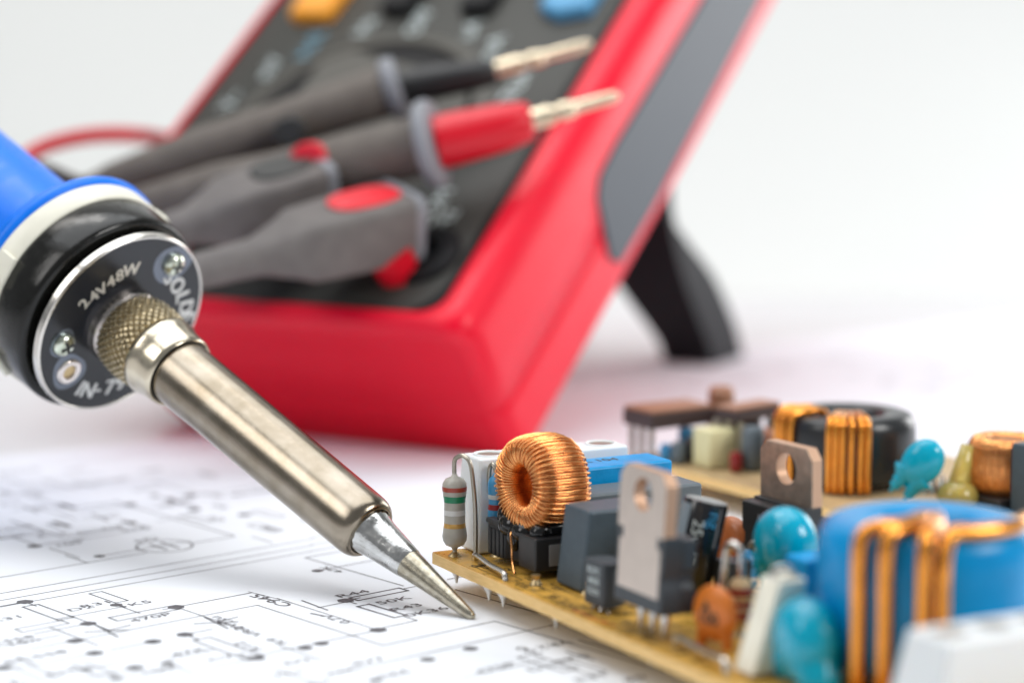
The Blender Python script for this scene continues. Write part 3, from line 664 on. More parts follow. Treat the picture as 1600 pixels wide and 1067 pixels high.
sbox(10.2, 1.0, 19.5, 3.0); sbox(21, 1.2, 31, 3.2); sbox(31.5, 1.0, 38, 8); sbox(40, 2, 56, 8); sbox(23, 5, 31, 18); sline(19.5, 2, 23, 2)
for tx, u, v in (('13', 25.5, 4.0), ('12', 22.5, 1.4), ('R8', 29.0, 1.6), ('C5', 33.0, 1.4), ('Q2', 38.5, 1.0), ('J4', 46.5, 1.6), ('R11', 52, 1.2), ('C9', 62, 1.6)):
    write(silk, tx, 1.7, Matrix.Translation((u, v, Z1+.01))@Matrix.Rotation(R_(0), 4, 'Z'), bold=.03)
gs = random.Random(5)
for k in range(34):
    u = gs.uniform(8, 66); v = gs.choice((gs.uniform(.8, 5.5), gs.uniform(18, 31)))
    if gs.random() < .5: write(silk, gs.choice(('R6', 'C3', '12', '08', 'D4', 'L1', 'Z2', 'R15')), 1.9, Matrix.Translation((u, v, Z1+.01))@Matrix.Rotation(R_(gs.choice((0, 90))), 4, 'Z'), bold=.03)
    else: L_ = gs.uniform(2, 6); (sline(u, v, u+L_, v) if gs.random() < .6 else sline(u, v, u, min(31.5, v+L_*.6)))
silk.build('silkscreen', 'silk', board, smooth=False)['kind'] = 'stuff'
sr = MB()
for k in range(9):
    u = 35.5+k*.95; a = random.uniform(-.5, .5); sr.add([(u, 1.1+a*.2, .03), (u+1.3, 1.3+a, .03), (u+1.4, 1.6+a, .031), (u, 1.3+a*.2, .031)], [(0, 1, 2, 3)])
part('marker_scribble', sr, 'silk_red', board, 'red marker scribble', smooth=False)
def pin(u, v, z1=1.5, r=.32, mm='lead_tan', par=board):
    return MB().lathe([(r*2.1, .01), (r*1.5, .25), (r, .7), (r, z1)], 16, Matrix.Translation((u, v, 0))).build('lead', mm, par)
# solder spikes under the board
for u, v in ((3.5, 1.8), (13.9, 1.2), (17.6, 1.3), (30, 2), (50, 3)):
    MB().lathe([(.15, -3.6), (.3, -2.8), (.9, -1.8), (1.1, -1.53)], 14, Matrix.Translation((u, v, 0))).build('solder_joint', 'lead', board)
# standing banded resistor at the corner
def resistor3(par, base, ret, zb, zt, r, bands, body_m, ztop, lead_m='lead_dull', lr=.3, name='resistor', lean=(0, 0), label_=None):
    u, v = base; L = zt-zb; b = MB()
    Tb = Matrix.Translation((u, v, zb))@Matrix.Shear('XY', 4, lean) if False else Matrix.Translation((u, v, zb))
    prof = [(.3, -.5), (.45, -.15), (.75*r, .2), (.97*r, .8), (r, 1.4), (.95*r, 2.2), (.86*r, 2.9), (.86*r, L-2.9), (.95*r, L-2.2), (r, L-1.4), (.97*r, L-.8), (.75*r, L-.2), (.45, L+.15), (.3, L+.5)]
    body = part(name, b.lathe(prof, 32, Tb), body_m, par, label_, angle=70)
    for z0_, z1_, m_ in bands:
        def rad(z):
            for (ra, za), (rb_, zb_) in zip(prof, prof[1:]):
                if za <= z <= zb_: return ra+(rb_-ra)*(z-za)/(zb_-za+1e-9)
            return r
        zs = [z0_+(z1_-z0_)*i/4 for i in range(5)]
        MB().lathe([(rad(z)+.02, z) for z in zs], 32, Tb, cap0=False, cap1=False).build('colour_band', m_, body)
    pts = [(u, v, 0), (u, v, zb)]; MB().tube(pts, lr, 10).build('lead', lead_m, body)
    ru, rv = ret; mid = ((u+ru)/2, (v+rv)/2)
    path = smoothpath([(u, v, zt), (u, v, ztop-.9), (u+(ru-u)*.18, v+(rv-v)*.18, ztop-.2), (u+(ru-u)*.45, v+(rv-v)*.45, ztop), (u+(ru-u)*.75, v+(rv-v)*.75, ztop-.8), (u+(ru-u)*.9, v+(rv-v)*.9, ztop-3.5), (ru, rv, ztop*.45), (ru, rv, 0)], 6)
    MB().tube(path, lr, 10).build('lead', lead_m, body)
    MB().lathe([(.9, .01), (.7, .2), (.35, .55)], 14, Matrix.Translation((u, v, 0))).build('solder_joint', 'lead_tan', body)
    return body
rb = on_board(710.6, 868)
resistor3(board, rb, on_board(743, 874), 1.3, 10.4, 1.62, [(1.15, 1.5, 'res_body'), (2.55, 3.15, 'b_gold'), (4.2, 4.9, 'b_white'), (5.9, 6.75, 'b_green'), (7.35, 7.95, 'b_red')], 'res_body', 13.4, label_='grey resistor with red, green and ochre bands')
# silver jumper
def jumper(par, p, q, z=.55, r=.34):
    p = Vector((*p, 0)); q = Vector((*q, 0)); d = (q-p).normalized()
    pts = smoothpath([p+Vector((0, 0, 0)), p+Vector((0, 0, z*.7))+d*.12, p+d*.8+Vector((0, 0, z+.3)), p.lerp(q, .5)+Vector((0, 0, z+.15)), q-d*.9+Vector((0, 0, z+.3)), q-d*.15+Vector((0, 0, z*.6)), q], 5)
    return MB().tube(pts, r, 10).build('jumper_wire', 'lead', par)
jumper(board, on_board(741, 875), on_board(790, 907), r=.36)
jumper(board, on_board(1056, 1010), on_board(1136, 1052), .9, .42)
# long white terminal block
def terminal(par, u0, u1, v0, v1, h, label_, n, mm='white_pl', vt=.6):
    b = MB(); i_ = .7
    def sec(v, t=0): return [(u0, v, .15), (u1, v, .15), (u1, v, h*.35), (u1-i_, v, h), (u0+i_, v, h), (u0, v, h*.35)]
    b.layers([[(x, y+vt*z/h, z) for x, y, z in sec(v0)][::-1], [(x, y, z) for x, y, z in sec(v1)][::-1]])
    o = part('terminal_block', b, mm, par, label_, bevel=.35, bseg=3)
    for k in range(n):
        v = v0+vt+(v1-v0-vt)*(k+.5)/n
        MB().lathe([(1.75, h+.02), (1.9, h+.22), (2.1, h+.22), (2.2, h+.01)], 28, Matrix.Translation(((u0+u1)/2, v, 0)), cap0=False, cap1=False).build('screw_hole', mm, o)
        MB().lathe([(1.75, h+.025), (.1, h+.03)], 28, Matrix.Translation(((u0+u1)/2, v, 0))).build('terminal_screw', 'lead_dull', o)
    return o
terminal(board, -1.8, 4.8, 4.3, 27.5, 12.6, 'white terminal block behind the copper coil', 4)
# bobbin base of the copper coil
u0, v0 = on_board(755, 877); u1, v1 = 20.6, 4.2; u0 = 7.6; v0 = 4.2
b = MB(); b.prism([(u0, v0), (u0+4.6, v0), (u0+5.0, v0+.9), (u0+8.1, v0+.9), (u0+8.5, v0), (u1, v0), (u1, v0+12.5), (u0, v0+12.5)], .9, 5.2)
base = part('coil_base', b, 'ic_black', board, 'black plastic base under the copper coil', bevel=.3)
g = MB()
for uu in (u0+.9, u0+2.0, u0+3.1, u0+4.2): g.box((uu, v0-.02, 2.8), (.7, .25, 3.4))
g.build('ribs', 'ic_black', base, bevel=.1)
MB().box((u0+2.6, v0+.3, 5.45), (4.6, 1.4, .7)).build('flange', 'ic_black', base, bevel=.2)
gl = MB()
for cu_, cv, cz, a_, b_, c_ in ((12.2, 5.3, 5.4, 2.2, 1.6, 1.6), (15.2, 5.6, 5.1, 2.0, 1.7, 1.4), (10.4, 5.6, 6.2, 1.1, 1.3, 1.7), (18.4, 6.3, 5.5, 1.4, 1.6, 1.3), (13.8, 5.0, 4.2, 1.2, 1.0, 1.9), (18.7, 9.5, 5.6, 1.1, 4, 1.3)):
    gl.ball((cu_, cv, cz), (a_, b_, c_))
gl.build('glue', 'glue', base, angle=180)
MB().box((u1+.03, v0+6.7, 2.95), (.12, 9.4, 2.7)).build('metal_strip', 'foil', base, bevel=.03)
pu, pv = on_board(833, 914); MB().lathe([(.8, .01), (.75, .2), (.42, .7), (.6, 1.3)], 16, Matrix.Translation((pu, pv+.4, 0))).build('lead', 'lead_tan', base)
# the copper coil itself
def toroid(par, ctr, axisT, Rm, ha, hb, turns, wr, mm, name='copper_winding', e=2.6, seed=1, jit=.06, npt=26, seg=6):
    g = random.Random(seed); mb1 = MB(); path = []
    for k in range(turns):
        j1 = g.uniform(-jit, jit); j2 = g.uniform(-jit, jit); tw = g.uniform(-.25, .25)
        for i in range(npt):
            q = 2*PI*i/npt; cx = math.copysign(abs(math.cos(q))**(2/e), math.cos(q)); cz = math.copysign(abs(math.sin(q))**(2/e), math.sin(q))
            th = 2*PI*(k+i/npt+tw*.8*cz*math.sin(q*1.0)*.4+(g.uniform(-.04, .04)))/turns
            rr_ = Rm+(ha+j1)*cx; path.append((rr_*math.cos(th), rr_*math.sin(th), (hb+j2)*cz))
    mb1.tube(path, wr, seg, closed=True, T=axisT)
    return mb1.build(name, mm, par, angle=180)
cc = Vector((14.6, 8.5, 10.9)); TT = Matrix.Translation(cc)@Matrix.Rotation(R_(90), 4, 'X')@Matrix.Rotation(R_(6), 4, 'Y')
core = MB(); seg_ = 48; rg2 = []
for i in range(seg_):
    th = 2*PI*i/seg_
    rg2.append([((4.25+1.72*math.copysign(abs(math.cos(q))**.77, math.cos(q)))*math.cos(th), (4.25+1.72*math.copysign(abs(math.cos(q))**.77, math.cos(q)))*math.sin(th), 3.35*math.copysign(abs(math.sin(q))**.77, math.sin(q))) for q in [2*PI*k/20 for k in range(20)]])
n = 20; vs = [p for q in rg2 for p in q]; fs = [(k*n+i, k*n+(i+1)%n, ((k+1)%seg_)*n+(i+1)%n, ((k+1)%seg_)*n+i) for k in range(seg_) for i in range(n)]
core.add(vs, fs, 0, TT); coil = part('toroidal_coil', core, 'copper_shade', board, 'upright copper wire coil on its black base', angle=180)
toroid(coil, cc, TT, 4.3, 1.85, 3.70, 104, .142, 'copper_wire', seed=3, jit=.05, e=2.6)
toroid(coil, cc, TT, 4.3, 2.09, 3.95, 54, .135, 'copper_wire', seed=8, jit=.08, npt=26, e=2.6)
wp = [TT@Vector((0.2, -6.3, 3.2))]; lead_end = Vector((u0+8.4, v0-.1, .9))
MB().tube(smoothpath([TT@Vector((-.3, -5.9, 3.6)), Vector((14.6, 4.0, 4.9)), Vector((15.1, 3.85, 3.2)), Vector((15.3, 3.8, 1.6)), Vector((16.3, 3.6, .1))], 8), .15, 8).build('wire_end', 'copper_wire', coil)
# wound core pair hidden behind: blue and brown resistor between coil and block
resistor3(board, on_board(775, 868), on_board(762, 864), 4.0, 10.5, 1.1, [(2.2, 2.9, 'b_dkred'), (3.6, 4.2, 'b_white')], 'res_blue', 12.0, label_='small blue resistor behind the copper coil')
# film capacitors
def film(par, u0, u1, v0, v1, z0, z1, mm, lean=0.0, label_=None, bev=.45, name='film_capacitor'):
    b = MB(); b.add([(u0, v0, z0), (u1, v0, z0), (u1, v1, z0), (u0, v1, z0), (u0, v0+lean, z1), (u1, v0+lean, z1), (u1, v1+lean*.6, z1), (u0, v1+lean*.6, z1)],
        [(3, 2, 1, 0), (4, 5, 6, 7), (0, 1, 5, 4), (1, 2, 6, 5), (2, 3, 7, 6), (3, 0, 4, 7)])
    return part(name, b, mm, par, label_, bevel=bev, bseg=3)
fc = film(board, 23.2, 29.6, 5.6, 17.5, .15, 10.1, 'film_grey', 1.3, 'dark grey box capacitor beside the coil base')
MB().lathe([(.36, .01), (.05, .16)], 14, Matrix.Translation((26.6, 6.35, 4.4))@Matrix.Rotation(R_(90), 4, 'X')).build('mould_mark', 'film_grey2', fc)
pin(29.4, 6.4, 1.6, .33).parent = board
film(board, 12.2, 18.3, 12.5, 30.2, .6, 9.6, 'film_grey2', .2, 'long grey box capacitor behind the coil')
fb = film(board, 5.2, 11.6, 14, 29.8, .6, 11.6, 'film_blue', .2, 'blue box capacitor behind the long grey one')
w_ = MB(); write(w_, 'K 104', 2.3, Matrix.Translation((8.2, 21, 11.62))@Matrix.Rotation(R_(90), 4, 'Z'), bold=.04); w_.build('lettering', 'silk', fb, smooth=False)
# small flat-faced transistor
def to92(par, u, v, r, z0, z1, rot, label_, ink_=True):  # flat front, rounded back
    T = Matrix.Translation((u, v, 0))@Matrix.Rotation(R_(rot), 4, 'Z')
    poly_ = [(-r*.92, -r*.62), (r*.92, -r*.62), (r*1.12, -r*.3), (r*1.1, r*.35), (r*.8, r*.85), (r*.3, r*1.08), (-r*.3, r*1.08), (-r*.8, r*.85), (-r*1.1, r*.35), (-r*1.12, -r*.3)]
    o = part('transistor', MB().prism(poly_, z0, z1, T), 'to_black', par, label_, bevel=.12)
    yb = -r*.62
    if ink_:
        w = MB(); Tt = T@Matrix.Translation((0, yb-.02, 0))@Matrix.Rotation(R_(90), 4, 'X')
        for k, tx in enumerate(('R27C', '8050', 'D331')): write(w, tx, 1.15, Tt@Matrix.Translation((0, z1-1.5-k*1.25, 0)), bold=.02)
        w.build('lettering', 'panel_print', o, smooth=False)
    for dx in (-1.1, 0, 1.1): MB().tube([(T@Vector((dx, 0, z0))), (T@Vector((dx*1.5, -.4, 0)))], .22, 8).build('lead', 'lead', o)
    return o
tq = on_board(938, 962); to92(board, 37.6, 4.1, 2.2, .8, 6.1, 3, 'small flat-faced transistor with printed code')
# TO-220 devices
def to220(par, u, v, z0, rot, lean, tabm, bodym, label_, text=None, plastic_front=False):
    """tab face looks to -y locally (plastic_front: plastic looks to -y and the tab is behind)"""
    T = Matrix.Translation((u, v, z0))@Matrix.Rotation(R_(rot), 4, 'Z')@Matrix.Rotation(R_(-lean), 4, 'X')
    sgn = -1 if plastic_front else 1; TB = T@Matrix.Diagonal((1, sgn, 1, 1)) if plastic_front else T
    # tab: outline in x, z with hole
    hz, hr = 12.9, 1.9; outl = [(-5.0, 8.6), (-5.0, 14.6), (-3.9, 15.9), (3.9, 15.9), (5.0, 14.6), (5.0, 8.6)]
    nseg = 48; hole = [(hr*math.cos(2*PI*i/nseg), hz+hr*math.sin(2*PI*i/nseg)) for i in range(nseg)]
    def radial(i):
        a = 2*PI*i/nseg; dx, dz = math.cos(a), math.sin(a); best = 99
        for (x0, z0_), (x1, z1_) in zip(outl, outl[1:]+outl[:1]):
            ex, ez = x1-x0, z1_-z0_; den = dx*ez-dz*ex
            if abs(den) < 1e-9: continue
            t = ((x0)*ez-(z0_-hz)*ex)/den; s_ = ((x0)*dz-(z0_-hz)*dx)/den
            if t > 0 and -1e-6 <= s_ <= 1+1e-6: best = min(best, t)
        return (dx*best, hz+dz*best)
    ob = [radial(i) for i in range(nseg)]
    # pull nearest samples onto true corners
    for cx_, cz_ in outl:
        j = min(range(nseg), key=lambda i: (ob[i][0]-cx_)**2+(ob[i][1]-cz_)**2); ob[j] = (cx_, cz_)
    th = 1.6; y0, y1 = 0.0, th; tabmb = MB(); vs = []; fs = []; mi = []
    for y in (y0, y1): vs += [(x, y, z) for x, z in ob]+[(x, y, z) for x, z in hole]
    n = nseg
    for i in range(n):
        j = (i+1)%n
        tabmb_f = [((i, j, n+j, n+i), 0), ((2*n+i, 3*n+i, 3*n+j, 2*n+j), 0), ((i, 2*n+i, 2*n+j, j), 1), ((n+i, n+j, 3*n+j, 3*n+i), 1)]
        for f_, m_ in tabmb_f: fs.append(f_); mi.append(m_)
    o_ = len(tabmb.v)
    for v_ in vs: tabmb.v.append(tuple(TB@Vector(v_)))
    tabmb.f += [list(f_) for f_ in fs]; tabmb.mi += mi
    # lower tongue visible on the back of the plastic
    if not plastic_front: tabmb.prism([(-4.45, 1.7), (-4.45, 7.4), (-3.7, 7.4), (-3.7, 9.0), (3.7, 9.0), (3.7, 7.4), (4.45, 7.4), (4.45, 1.7)], -.004, .3, T@Matrix.Rotation(R_(90), 4, 'X')@Matrix.Diagonal((1, 1, -1, 1)))
    body = MB(); Tx = TB@Matrix.Rotation(R_(90), 4, 'X')@Matrix.Diagonal((1, 1, -1, 1))
    yb0 = 0.0 if not plastic_front else 0.02
    body.prism([(-5.1, 0), (-5.1, 3.0), (-4.75, 3.6), (-4.75, 4.6), (-5.1, 5.2), (-5.1, 8.9), (5.1, 8.9), (5.1, 5.2), (4.75, 4.6), (4.75, 3.6), (5.1, 3.0), (5.1, 0)], .02, 2.6, Tx)
    body.prism([(-5.0, .1), (-5.0, 3.0), (-4.5, 3.6), (-4.5, 4.6), (-5.0, 5.2), (-5.0, 8.6), (5.0, 8.6), (5.0, 5.2), (4.5, 4.6), (4.5, 3.6), (5.0, 3.0), (5.0, .1)], 2.602, 4.5, Tx)
    o = part('power_transistor', body, bodym, par, label_, bevel=.2)
    tb = tabmb.build('heat_tab', [tabm, 'tab_copper'], o, angle=30, bevel=.06, bseg=1)
    for dx in (-2.54, 0, 2.54):
        lg = MB(); lg.box((dx, 2.4, -.7), (1.3, .5, 1.5), TB); lg.box((dx, 2.4, -(z0+1.2)/2-.6), (.8, .5, z0+.2), TB); lg.build('lead', 'lead', o, bevel=.05)
    if text:
        w = MB(); Tt = TB@Matrix.Translation((0, 4.53, 0))@Matrix.Rotation(R_(90), 4, 'X')
        if plastic_front: Tt = T@Matrix.Translation((0, -4.53, 0))@Matrix.Rotation(R_(90), 4, 'X')
        for k, tx in enumerate(text): write(w, tx, 2.0, Tt@Matrix.Translation((0, 6.0-k*2.3, 0)), bold=.03)
        w.build('lettering', 'collar', o, smooth=False)
    return o
to220(board, 49.0, 1.7, 3.2, 0, 3.5, 'tab', 'to_black', 'front power transistor with pale tinned tab facing the iron')
to220(board, 39.5, 30.3, 2.3, 4, -1, 'tab_dark', 'ic_black', 'tarnished power transistor standing behind the teal capacitor', ['IRF9', '740', 'P22'], True)
# electrolytic capacitor, leaning
ec = on_board(1070, 938); Te = Matrix.Translation((*ec, .3))@Matrix.Rotation(R_(9), 4, 'X')@Matrix.Rotation(R_(2), 4, 'Y'); Te = Matrix.Translation((*ec, .3))@Matrix.Rotation(R_(-12), 4, 'X')@Matrix.Rotation(R_(3), 4, 'Y')
er = 2.75; eh = 12.2
eo = part('electrolytic_capacitor', MB().lathe([(er*.8, 0), (er, .3), (er, 1.0), (er*.94, 1.4), (er*.94, 1.7), (er, 2.1), (er, eh-.5), (er*.93, eh-.05), (er*.82, eh)], 48, Te), 'sleeve_blk', board, 'black electrolytic capacitor marked 25v 47', angle=50)
MB().lathe([(er*.8, eh+.01), (.2, eh+.03)], 40, Te).build('can_top', 'sleeve_blk', eo)
def wrapped(mbx, a0, a1, z0_, z1_, r, T, n=10):
    vs = []
    for i in range(n+1):
        a = R_(a0+(a1-a0)*i/n); vs += [(r*math.cos(a), r*math.sin(a), z0_), (r*math.cos(a), r*math.sin(a), z1_)]
    mbx.add(vs, [(2*i, 2*i+2, 2*i+3, 2*i+1) for i in range(n)], 0, T)
# camera direction seen from the capacitor, in board axes
cd = BI.to_3x3()@(Vector((0, 0, 0))-(BW@Vector((*ec, 0)))); ca = math.degrees(math.atan2(cd.y, cd.x))
ws = MB(); wrapped(ws, ca-95, ca-38, 1.8, eh-.6, er+.02, Te); ws.build('stripe', 'sleeve_grey', eo)
def cyl_text(tx, size, a_c, zc, r, T):
    v, f = glyphs(tx, size); w = MB(); out = []
    # reads downwards: text x -> -z, text y -> around
    for x, y, _ in v:
        a = R_(a_c)+(y-size*.35)/r; out.append((r*math.cos(a), r*math.sin(a), zc-x))
    w.add(out, f, 0, T); return w
cyl_text('25v 47', 2.0, ca-8, 7.3, er+.04, Te).build('lettering', 'panel_print', eo, smooth=False)
cyl_text('ng', 2.2, ca+30, 10.2, er+.04, Te).build('lettering', 'res_blue', eo, smooth=False)
# disc capacitors
def disc_cap(par, u, v, zc, r, t, rot, mm, label_, legs=True, lz=0.0, sx=1.0, mark=None, tiltz=0, spread=1.0):
    T = Matrix.Translation((u, v, zc))@Matrix.Rotation(R_(rot), 4, 'Z')@Matrix.Rotation(R_(tiltz), 4, 'Y')
    b = MB(); Td = T@Matrix.Rotation(R_(90), 4, 'X')@Matrix.Diagonal((sx, 1, 1, 1))
    b.lathe([(r*.05, -t), (r*.4, -t*.97), (r*.7, -t*.84), (r*.88, -t*.6), (r*.97, -t*.3), (r, 0), (r*.97, t*.3), (r*.88, t*.6), (r*.7, t*.84), (r*.4, t*.97), (r*.05, t)], 40, Td)
    o = part('disc_capacitor', b, mm, par, label_, angle=180)
    if legs:
        for s_ in (-1, 1):
            x0 = s_*r*.55; k = MB()
            k.tube(smoothpath([T@Vector((x0*.8, 0, -r*.45)), T@Vector((x0*1.05*spread, 0, -r*.85)), T@Vector((x0*1.15*spread, 0, -r*1.25)), T@Vector((x0*1.2*spread, 0, -zc+lz))], 5), [t*.9]*3+[t*.8]*3+[t*.62]*4+[t*.45]*3+[.3]*3, 12)
            k.build('leg_coating', mm, o, angle=180)
    if mark:
        w = MB(); Tt = T@Matrix.Translation((0, -t*1.02-.03, 0))@Matrix.Rotation(R_(90), 4, 'X')
        write(w, mark, r*.62, Tt@Matrix.Translation((-r*.05, -r*.35, 0)), bold=.05)
        w.add([(-.35*r, r*.12, 0), (.05*r, r*.12, 0), (-.15*r, r*.5, 0)], [(0, 1, 2)], 0, Tt)
        w.build('lettering', 'silk', o, smooth=False)
    return o
disc_cap(board, 57.4, 6.9, 3.8, 3.2, .95, 14, 'orange_cer', 'orange disc capacitor marked 100 near the board edge', mark='100')
disc_cap(board, 31.0, 26.6, 5.0, 2.9, 1.2, 10, 'brown_cer', 'brownish orange disc capacitor at the back edge', spread=1.5)
# standing red-banded resistor with pale wire loop, and small neighbours
rbq = on_board(1156, 992)
resistor3(board, rbq, on_board(1126, 985), 1.2, 6.6, 1.35, [(.9, 1.7, 'b_dkred'), (2.2, 3.1, 'b_dkred'), (3.6, 4.4, 'b_dkred')], 'res_tan', 10.3, 'lead', .46, label_='tan resistor with dark red bands and a pale wire loop')
to92(board, 41.5, 19.6, 2.0, 1.0, 5.2, 20, 'small black transistor behind the wire loop', False)
bl = on_board(1168, 932); resistor3(board, bl, (bl[0]+1.5, bl[1]+1.5), .9, 5.4, 1.15, [(1.2, 1.7, 'b_white'), (2.6, 3.1, 'silk')], 'res_blue', 6.8, label_='small blue striped resistor')
# cream slab with bent lead
cs = MB(); c0_, c1_ = 68.2, 1.3
sl = film(board, 67.2, 70.8, 2.8, 7.8, .3, 10.2, 'cream', 3.4, 'tall cream slab component leaning right at the board edge', .35, 'cement_resistor')
MB().tube(smoothpath([(69, 6.6, 9.6), (69, 6.7, 10.9), (69.1, 7.6, 11.2), (69.4, 8.8, 10.8), (69.4, 9.4, 9.6), (69.5, 8.6, 7.5)], 6), .45, 10).build('lead', 'lead', sl)
# teal capacitors
disc_cap(board, 49.6, 21.6, 8.8, 4.2, 3.0, 0, 'teal', 'glossy teal disc capacitor in front of the tarnished transistor')
disc_cap(board, 74.3, 7.2, 4.6, 4.6, 2.9, -10, 'teal', 'teal disc capacitor with coated legs at the near edge', spread=1.3)
film(board, 56.0, 60.5, 17.0, 21.5, .5, 9.2, 'film_blue', 0, 'small blue box capacitor beside the blue coil')
# large blue inductor
def ring_core(par, c, R0, R1, h, mm, label_, name='toroidal_inductor', e=.45):
    Rm_, ha = (R0+R1)/2, (R1-R0)/2; n = 28; seg = 72; vs = []
    for i in range(seg):
        th = 2*PI*i/seg
        for k in range(n):
            q = 2*PI*k/n; cx = math.copysign(abs(math.cos(q))**e, math.cos(q)); cz = math.copysign(abs(math.sin(q))**e, math.sin(q))
            vs.append((c[0]+(Rm_+ha*cx)*math.cos(th), c[1]+(Rm_+ha*cx)*math.sin(th), c[2]+h/2*cz))
    fs = [(k*n+i, k*n+(i+1)%n, ((k+1)%seg)*n+(i+1)%n, ((k+1)%seg)*n+i) for k in range(seg) for i in range(n)]
    return part(name, MB().add(vs, fs), mm, par, label_, angle=70)
def strand(par, c, R0, R1, h, ang, wr, mm, twist=0.0, zlow=0.0, inner=True):
    pts = []; r1 = R1+wr*.95; r0 = R0-wr*.9; zt = c[2]+h/2+wr*.9; zb = c[2]-h/2-wr*.6+zlow; k = 1.5
    def P(r, z, f): a = R_(ang+twist*f); return Vector((c[0]+r*math.cos(a), c[1]+r*math.sin(a), z))
    pts = [P(r1, zb, 0), P(r1, (zb+zt)/2, 0), P(r1, zt-k*1.4, 0), P(r1-k*.35, zt-k*.35, .05), P(r1-k*1.3, zt, .2), P((r0+r1)/2, zt, .6), P(r0+k*.9, zt, .9), P(r0, zt-k, 1), P(r0, zb, 1)]
    return MB().tube(smoothpath(pts, 5), wr, 14).build('winding_turn', mm, par, angle=180)
BC = (76.5, 21.0, 8.9); bi = ring_core(board, BC, 4.2, 11.6, 15.6, 'blue_core', 'large blue toroidal inductor with thick orange windings')
cdir = BI.to_3x3()@(Vector((0, 0, 0))-(BW@Vector((BC[0], BC[1], 0)))); cang = math.degrees(math.atan2(cdir.y, cdir.x))
for off, tw in ((-33, 26), (-19, 21), (-1, 14)):
    strand(bi, BC, 4.2, 11.6, 15.6, cang+off, .84, 'copper_orange', tw)
wr = .84; sw = [Vector((BC[0]+12.2*math.cos(R_(cang+8)), BC[1]+12.2*math.sin(R_(cang+8)), z)) for z in (1.5, 9, 14.2)]
for k, (r_, a_) in enumerate(((11.7, 9.5), (10.9, 14), (10.6, 28), (10.6, 42), (10.6, 58), (10.4, 76))):
    sw.append(Vector((BC[0]+r_*math.cos(R_(cang+a_)), BC[1]+r_*math.sin(R_(cang+a_)), 16.2 if k == 0 else 17.35)))
MB().tube(smoothpath(sw, 6), wr, 14).build('winding_turn', 'copper_orange', bi, angle=180)
# near white terminal block
terminal(board, 93.5, 101.5, 2.2, 31.0, 10.8, 'white terminal block at the near end of the board', 5, vt=2.6)
# ------------------------------------------------------------------ rear circuit board
B2 = on_ground(978, 712, 5.0); A2 = R_(-57)
rear = empty('circuit_board', B2, A2); tag(rear, 'rear amber circuit board, out of focus, carrying a black ring inductor', 'circuit board')
RW = 44
R2I = (Matrix.Translation(B2)@Matrix.Rotation(A2, 4, 'Z')).inverted()
def on_rear(px, py, z=0.0): p = R2I@on_ground(px, py, 5.0+z); return p.x, p.y
plate_board(rear, 75, RW, 'pcb_rear')
def rear_plate(px, py, zt, lu, lv, h, mm, lab, rot=0, legs=True):
    u, v = on_rear(px, py); T = Matrix.Translation((u, v, 0))@Matrix.Rotation(R_(rot), 4, 'Z')
    o = part('power_transistor', MB().box((0, 0, zt-h/2), (lu, lv, h), T), 'dark_brown', rear, lab, bevel=.4)
    MB().box((0, 0, zt+.25), (lu*.96, lv*.96, .5), T).build('heat_tab', mm, o, bevel=.15)
    if legs:
        for dx in (-2.6, 0, 2.6): MB().box((dx, -lv*.42, (zt-h)/2), (.9, .6, zt-h), T).build('lead', 'lead_dull', o)
    return o
rear_plate(1045, 712, 7.9, 8, 13, 2.6, 'brown_ic', 'brown topped power transistor lying on raised legs', 0)
rear_plate(1168, 722, 9.0, 4.5, 11, 1.8, 'brown_ic', 'dark power transistor beside the cream block', 10)
u, v = on_rear(1096, 705); MB().lathe([(2.2, 0), (2.2, 9.6), (1.6, 10.4), (.4, 10.6)], 24, Matrix.Translation((u, v+4, 0))).build('small_inductor', 'brown_ic', rear)
u, v = on_rear(1120, 728); film(rear, u-2.2, u+2.2, v-3.2, v+2.2, .2, 6.2, 'cream_y', 0, 'pale yellow block on the rear board', .3, 'relay_block')
for px, py, mm, r_, h_ in ((1072, 715, 'res_blue', 1.3, 5.0), (1176, 735, 'film_grey2', 1.8, 7.0), (1145, 712, 'ic_black', 2.2, 8.5), (1192, 728, 'brown_cer', 1.5, 6.0), (1060, 725, 'film_grey2', 1.2, 3.6), (1085, 722, 'ic_black', 1.6, 4.2), (1150, 738, 'b_dkred', 1.0, 3.2), (1168, 712, 'dark_brown', 2.2, 6.6), (1132, 700, 'brown_cer', 1.3, 7.6), (1205, 716, 'lead_dull', .9, 7.0), (1040, 722, 'res_blue', 1.0, 3.0)):
    u, v = on_rear(px, py); MB().lathe([(r_*.8, .2), (r_, .6), (r_, h_-.5), (r_*.7, h_)], 20, Matrix.Translation((u, v, 0))).build('small_capacitor', mm, rear, angle=50)
u, v = on_rear(1288, 758); KC = (u, v+4.5, 5.8); KR0, KR1, Kh = 4.6, 10.3, 10.4
ki = ring_core(rear, KC, KR0, KR1, Kh, 'black_core', 'black toroidal inductor with orange windings on the rear board', e=.5)
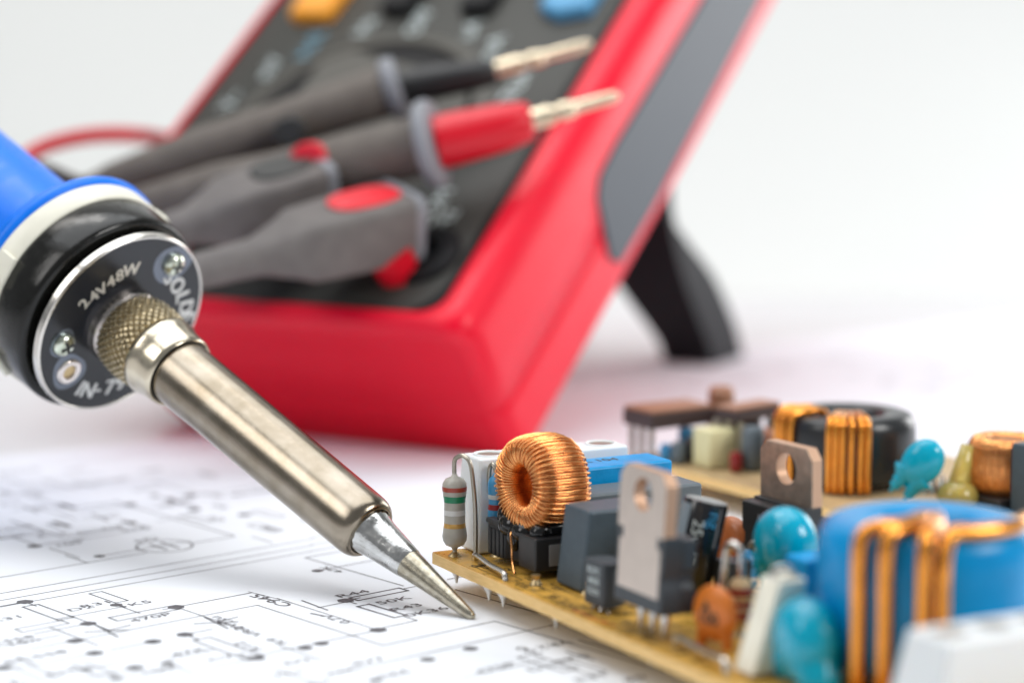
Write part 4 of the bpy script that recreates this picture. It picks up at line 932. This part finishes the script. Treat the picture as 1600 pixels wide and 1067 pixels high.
R2W = R2I.inverted(); kd = R2I.to_3x3()@(Vector((0, 0, 0))-(R2W@Vector((KC[0], KC[1], 0)))); ka = math.degrees(math.atan2(kd.y, kd.x))
for off in (-88, -80, -71, -62, -52, -15, -9.5, -4, 3, 10.5, 16):
    strand(ki, KC, KR0, KR1, Kh, ka+off, .50, 'copper_orange', 0)
disc_cap(rear, *on_rear(1440, 790), 6.4, 3.7, 1.9, 35, 'teal', 'teal disc capacitor on the rear board', sx=.8, tiltz=34, spread=.5)
for px in (1432, 1446, 1458, 1472):
    u, v = on_rear(px, 770); MB().lathe([(.9, .01), (.7, 1.0), (.35, 2.6), (.1, 3.0)], 12, Matrix.Translation((u, v, 0))).build('solder_pin', 'lead', rear)
u, v = on_rear(1496, 793); g = MB(); g.ball((u, v, 1.6), (3.0, 3.0, 2.6)); g.tube([(u, v, 2), (u+.2, v+.5, 5.5), (u+.6, v+1.0, 9.2)], [1.9, 1.3, .9], 16); part('glue_blob', g, 'glue_amber', rear, 'amber glue blob on the rear board', angle=180)
u, v = on_rear(1532, 790); Tc = Matrix.Translation((u+.5, v+4.5, 5.6))
wc = MB(); wc.lathe([(5.0, -3.8), (5.3, -3.4), (5.3, 3.4), (5.0, 3.8), (2.2, 3.9)], 40, Tc); wo = part('wound_coil', wc, 'copper_shade', rear, 'copper wound coil at the right end of the rear board', angle=50)
toroid(wo, None, Tc, 3.8, 1.75, 4.2, 60, .28, 'copper_wire', seed=5, e=3, jit=.08, npt=20)
MB().box((u, v+3.2, .9), (11, 10, 1.8)).build('coil_foot', 'ic_black', wo, bevel=.2)
u, v = on_rear(1612, 800); film(rear, u-1.5, u+2.5, v-3, v+5, .2, 10.2, 'film_grey', 0, 'grey block at the frame edge of the rear board')

# ------------------------------------------------------------------ group names shared by alike things
for o in C.objects:
    if o.parent is None and o.type == 'EMPTY':
        k = o.name.split('.')[0]
        g = {'test_probe': 'test probes lying on the multimeter', 'test_lead_plug': 'test lead plugs on the multimeter', 'circuit_board': 'populated circuit boards', 'schematic_sheet': 'printed schematic sheets', 'printed_sheet': 'printed schematic sheets'}.get(k)
        if g: o['group'] = g
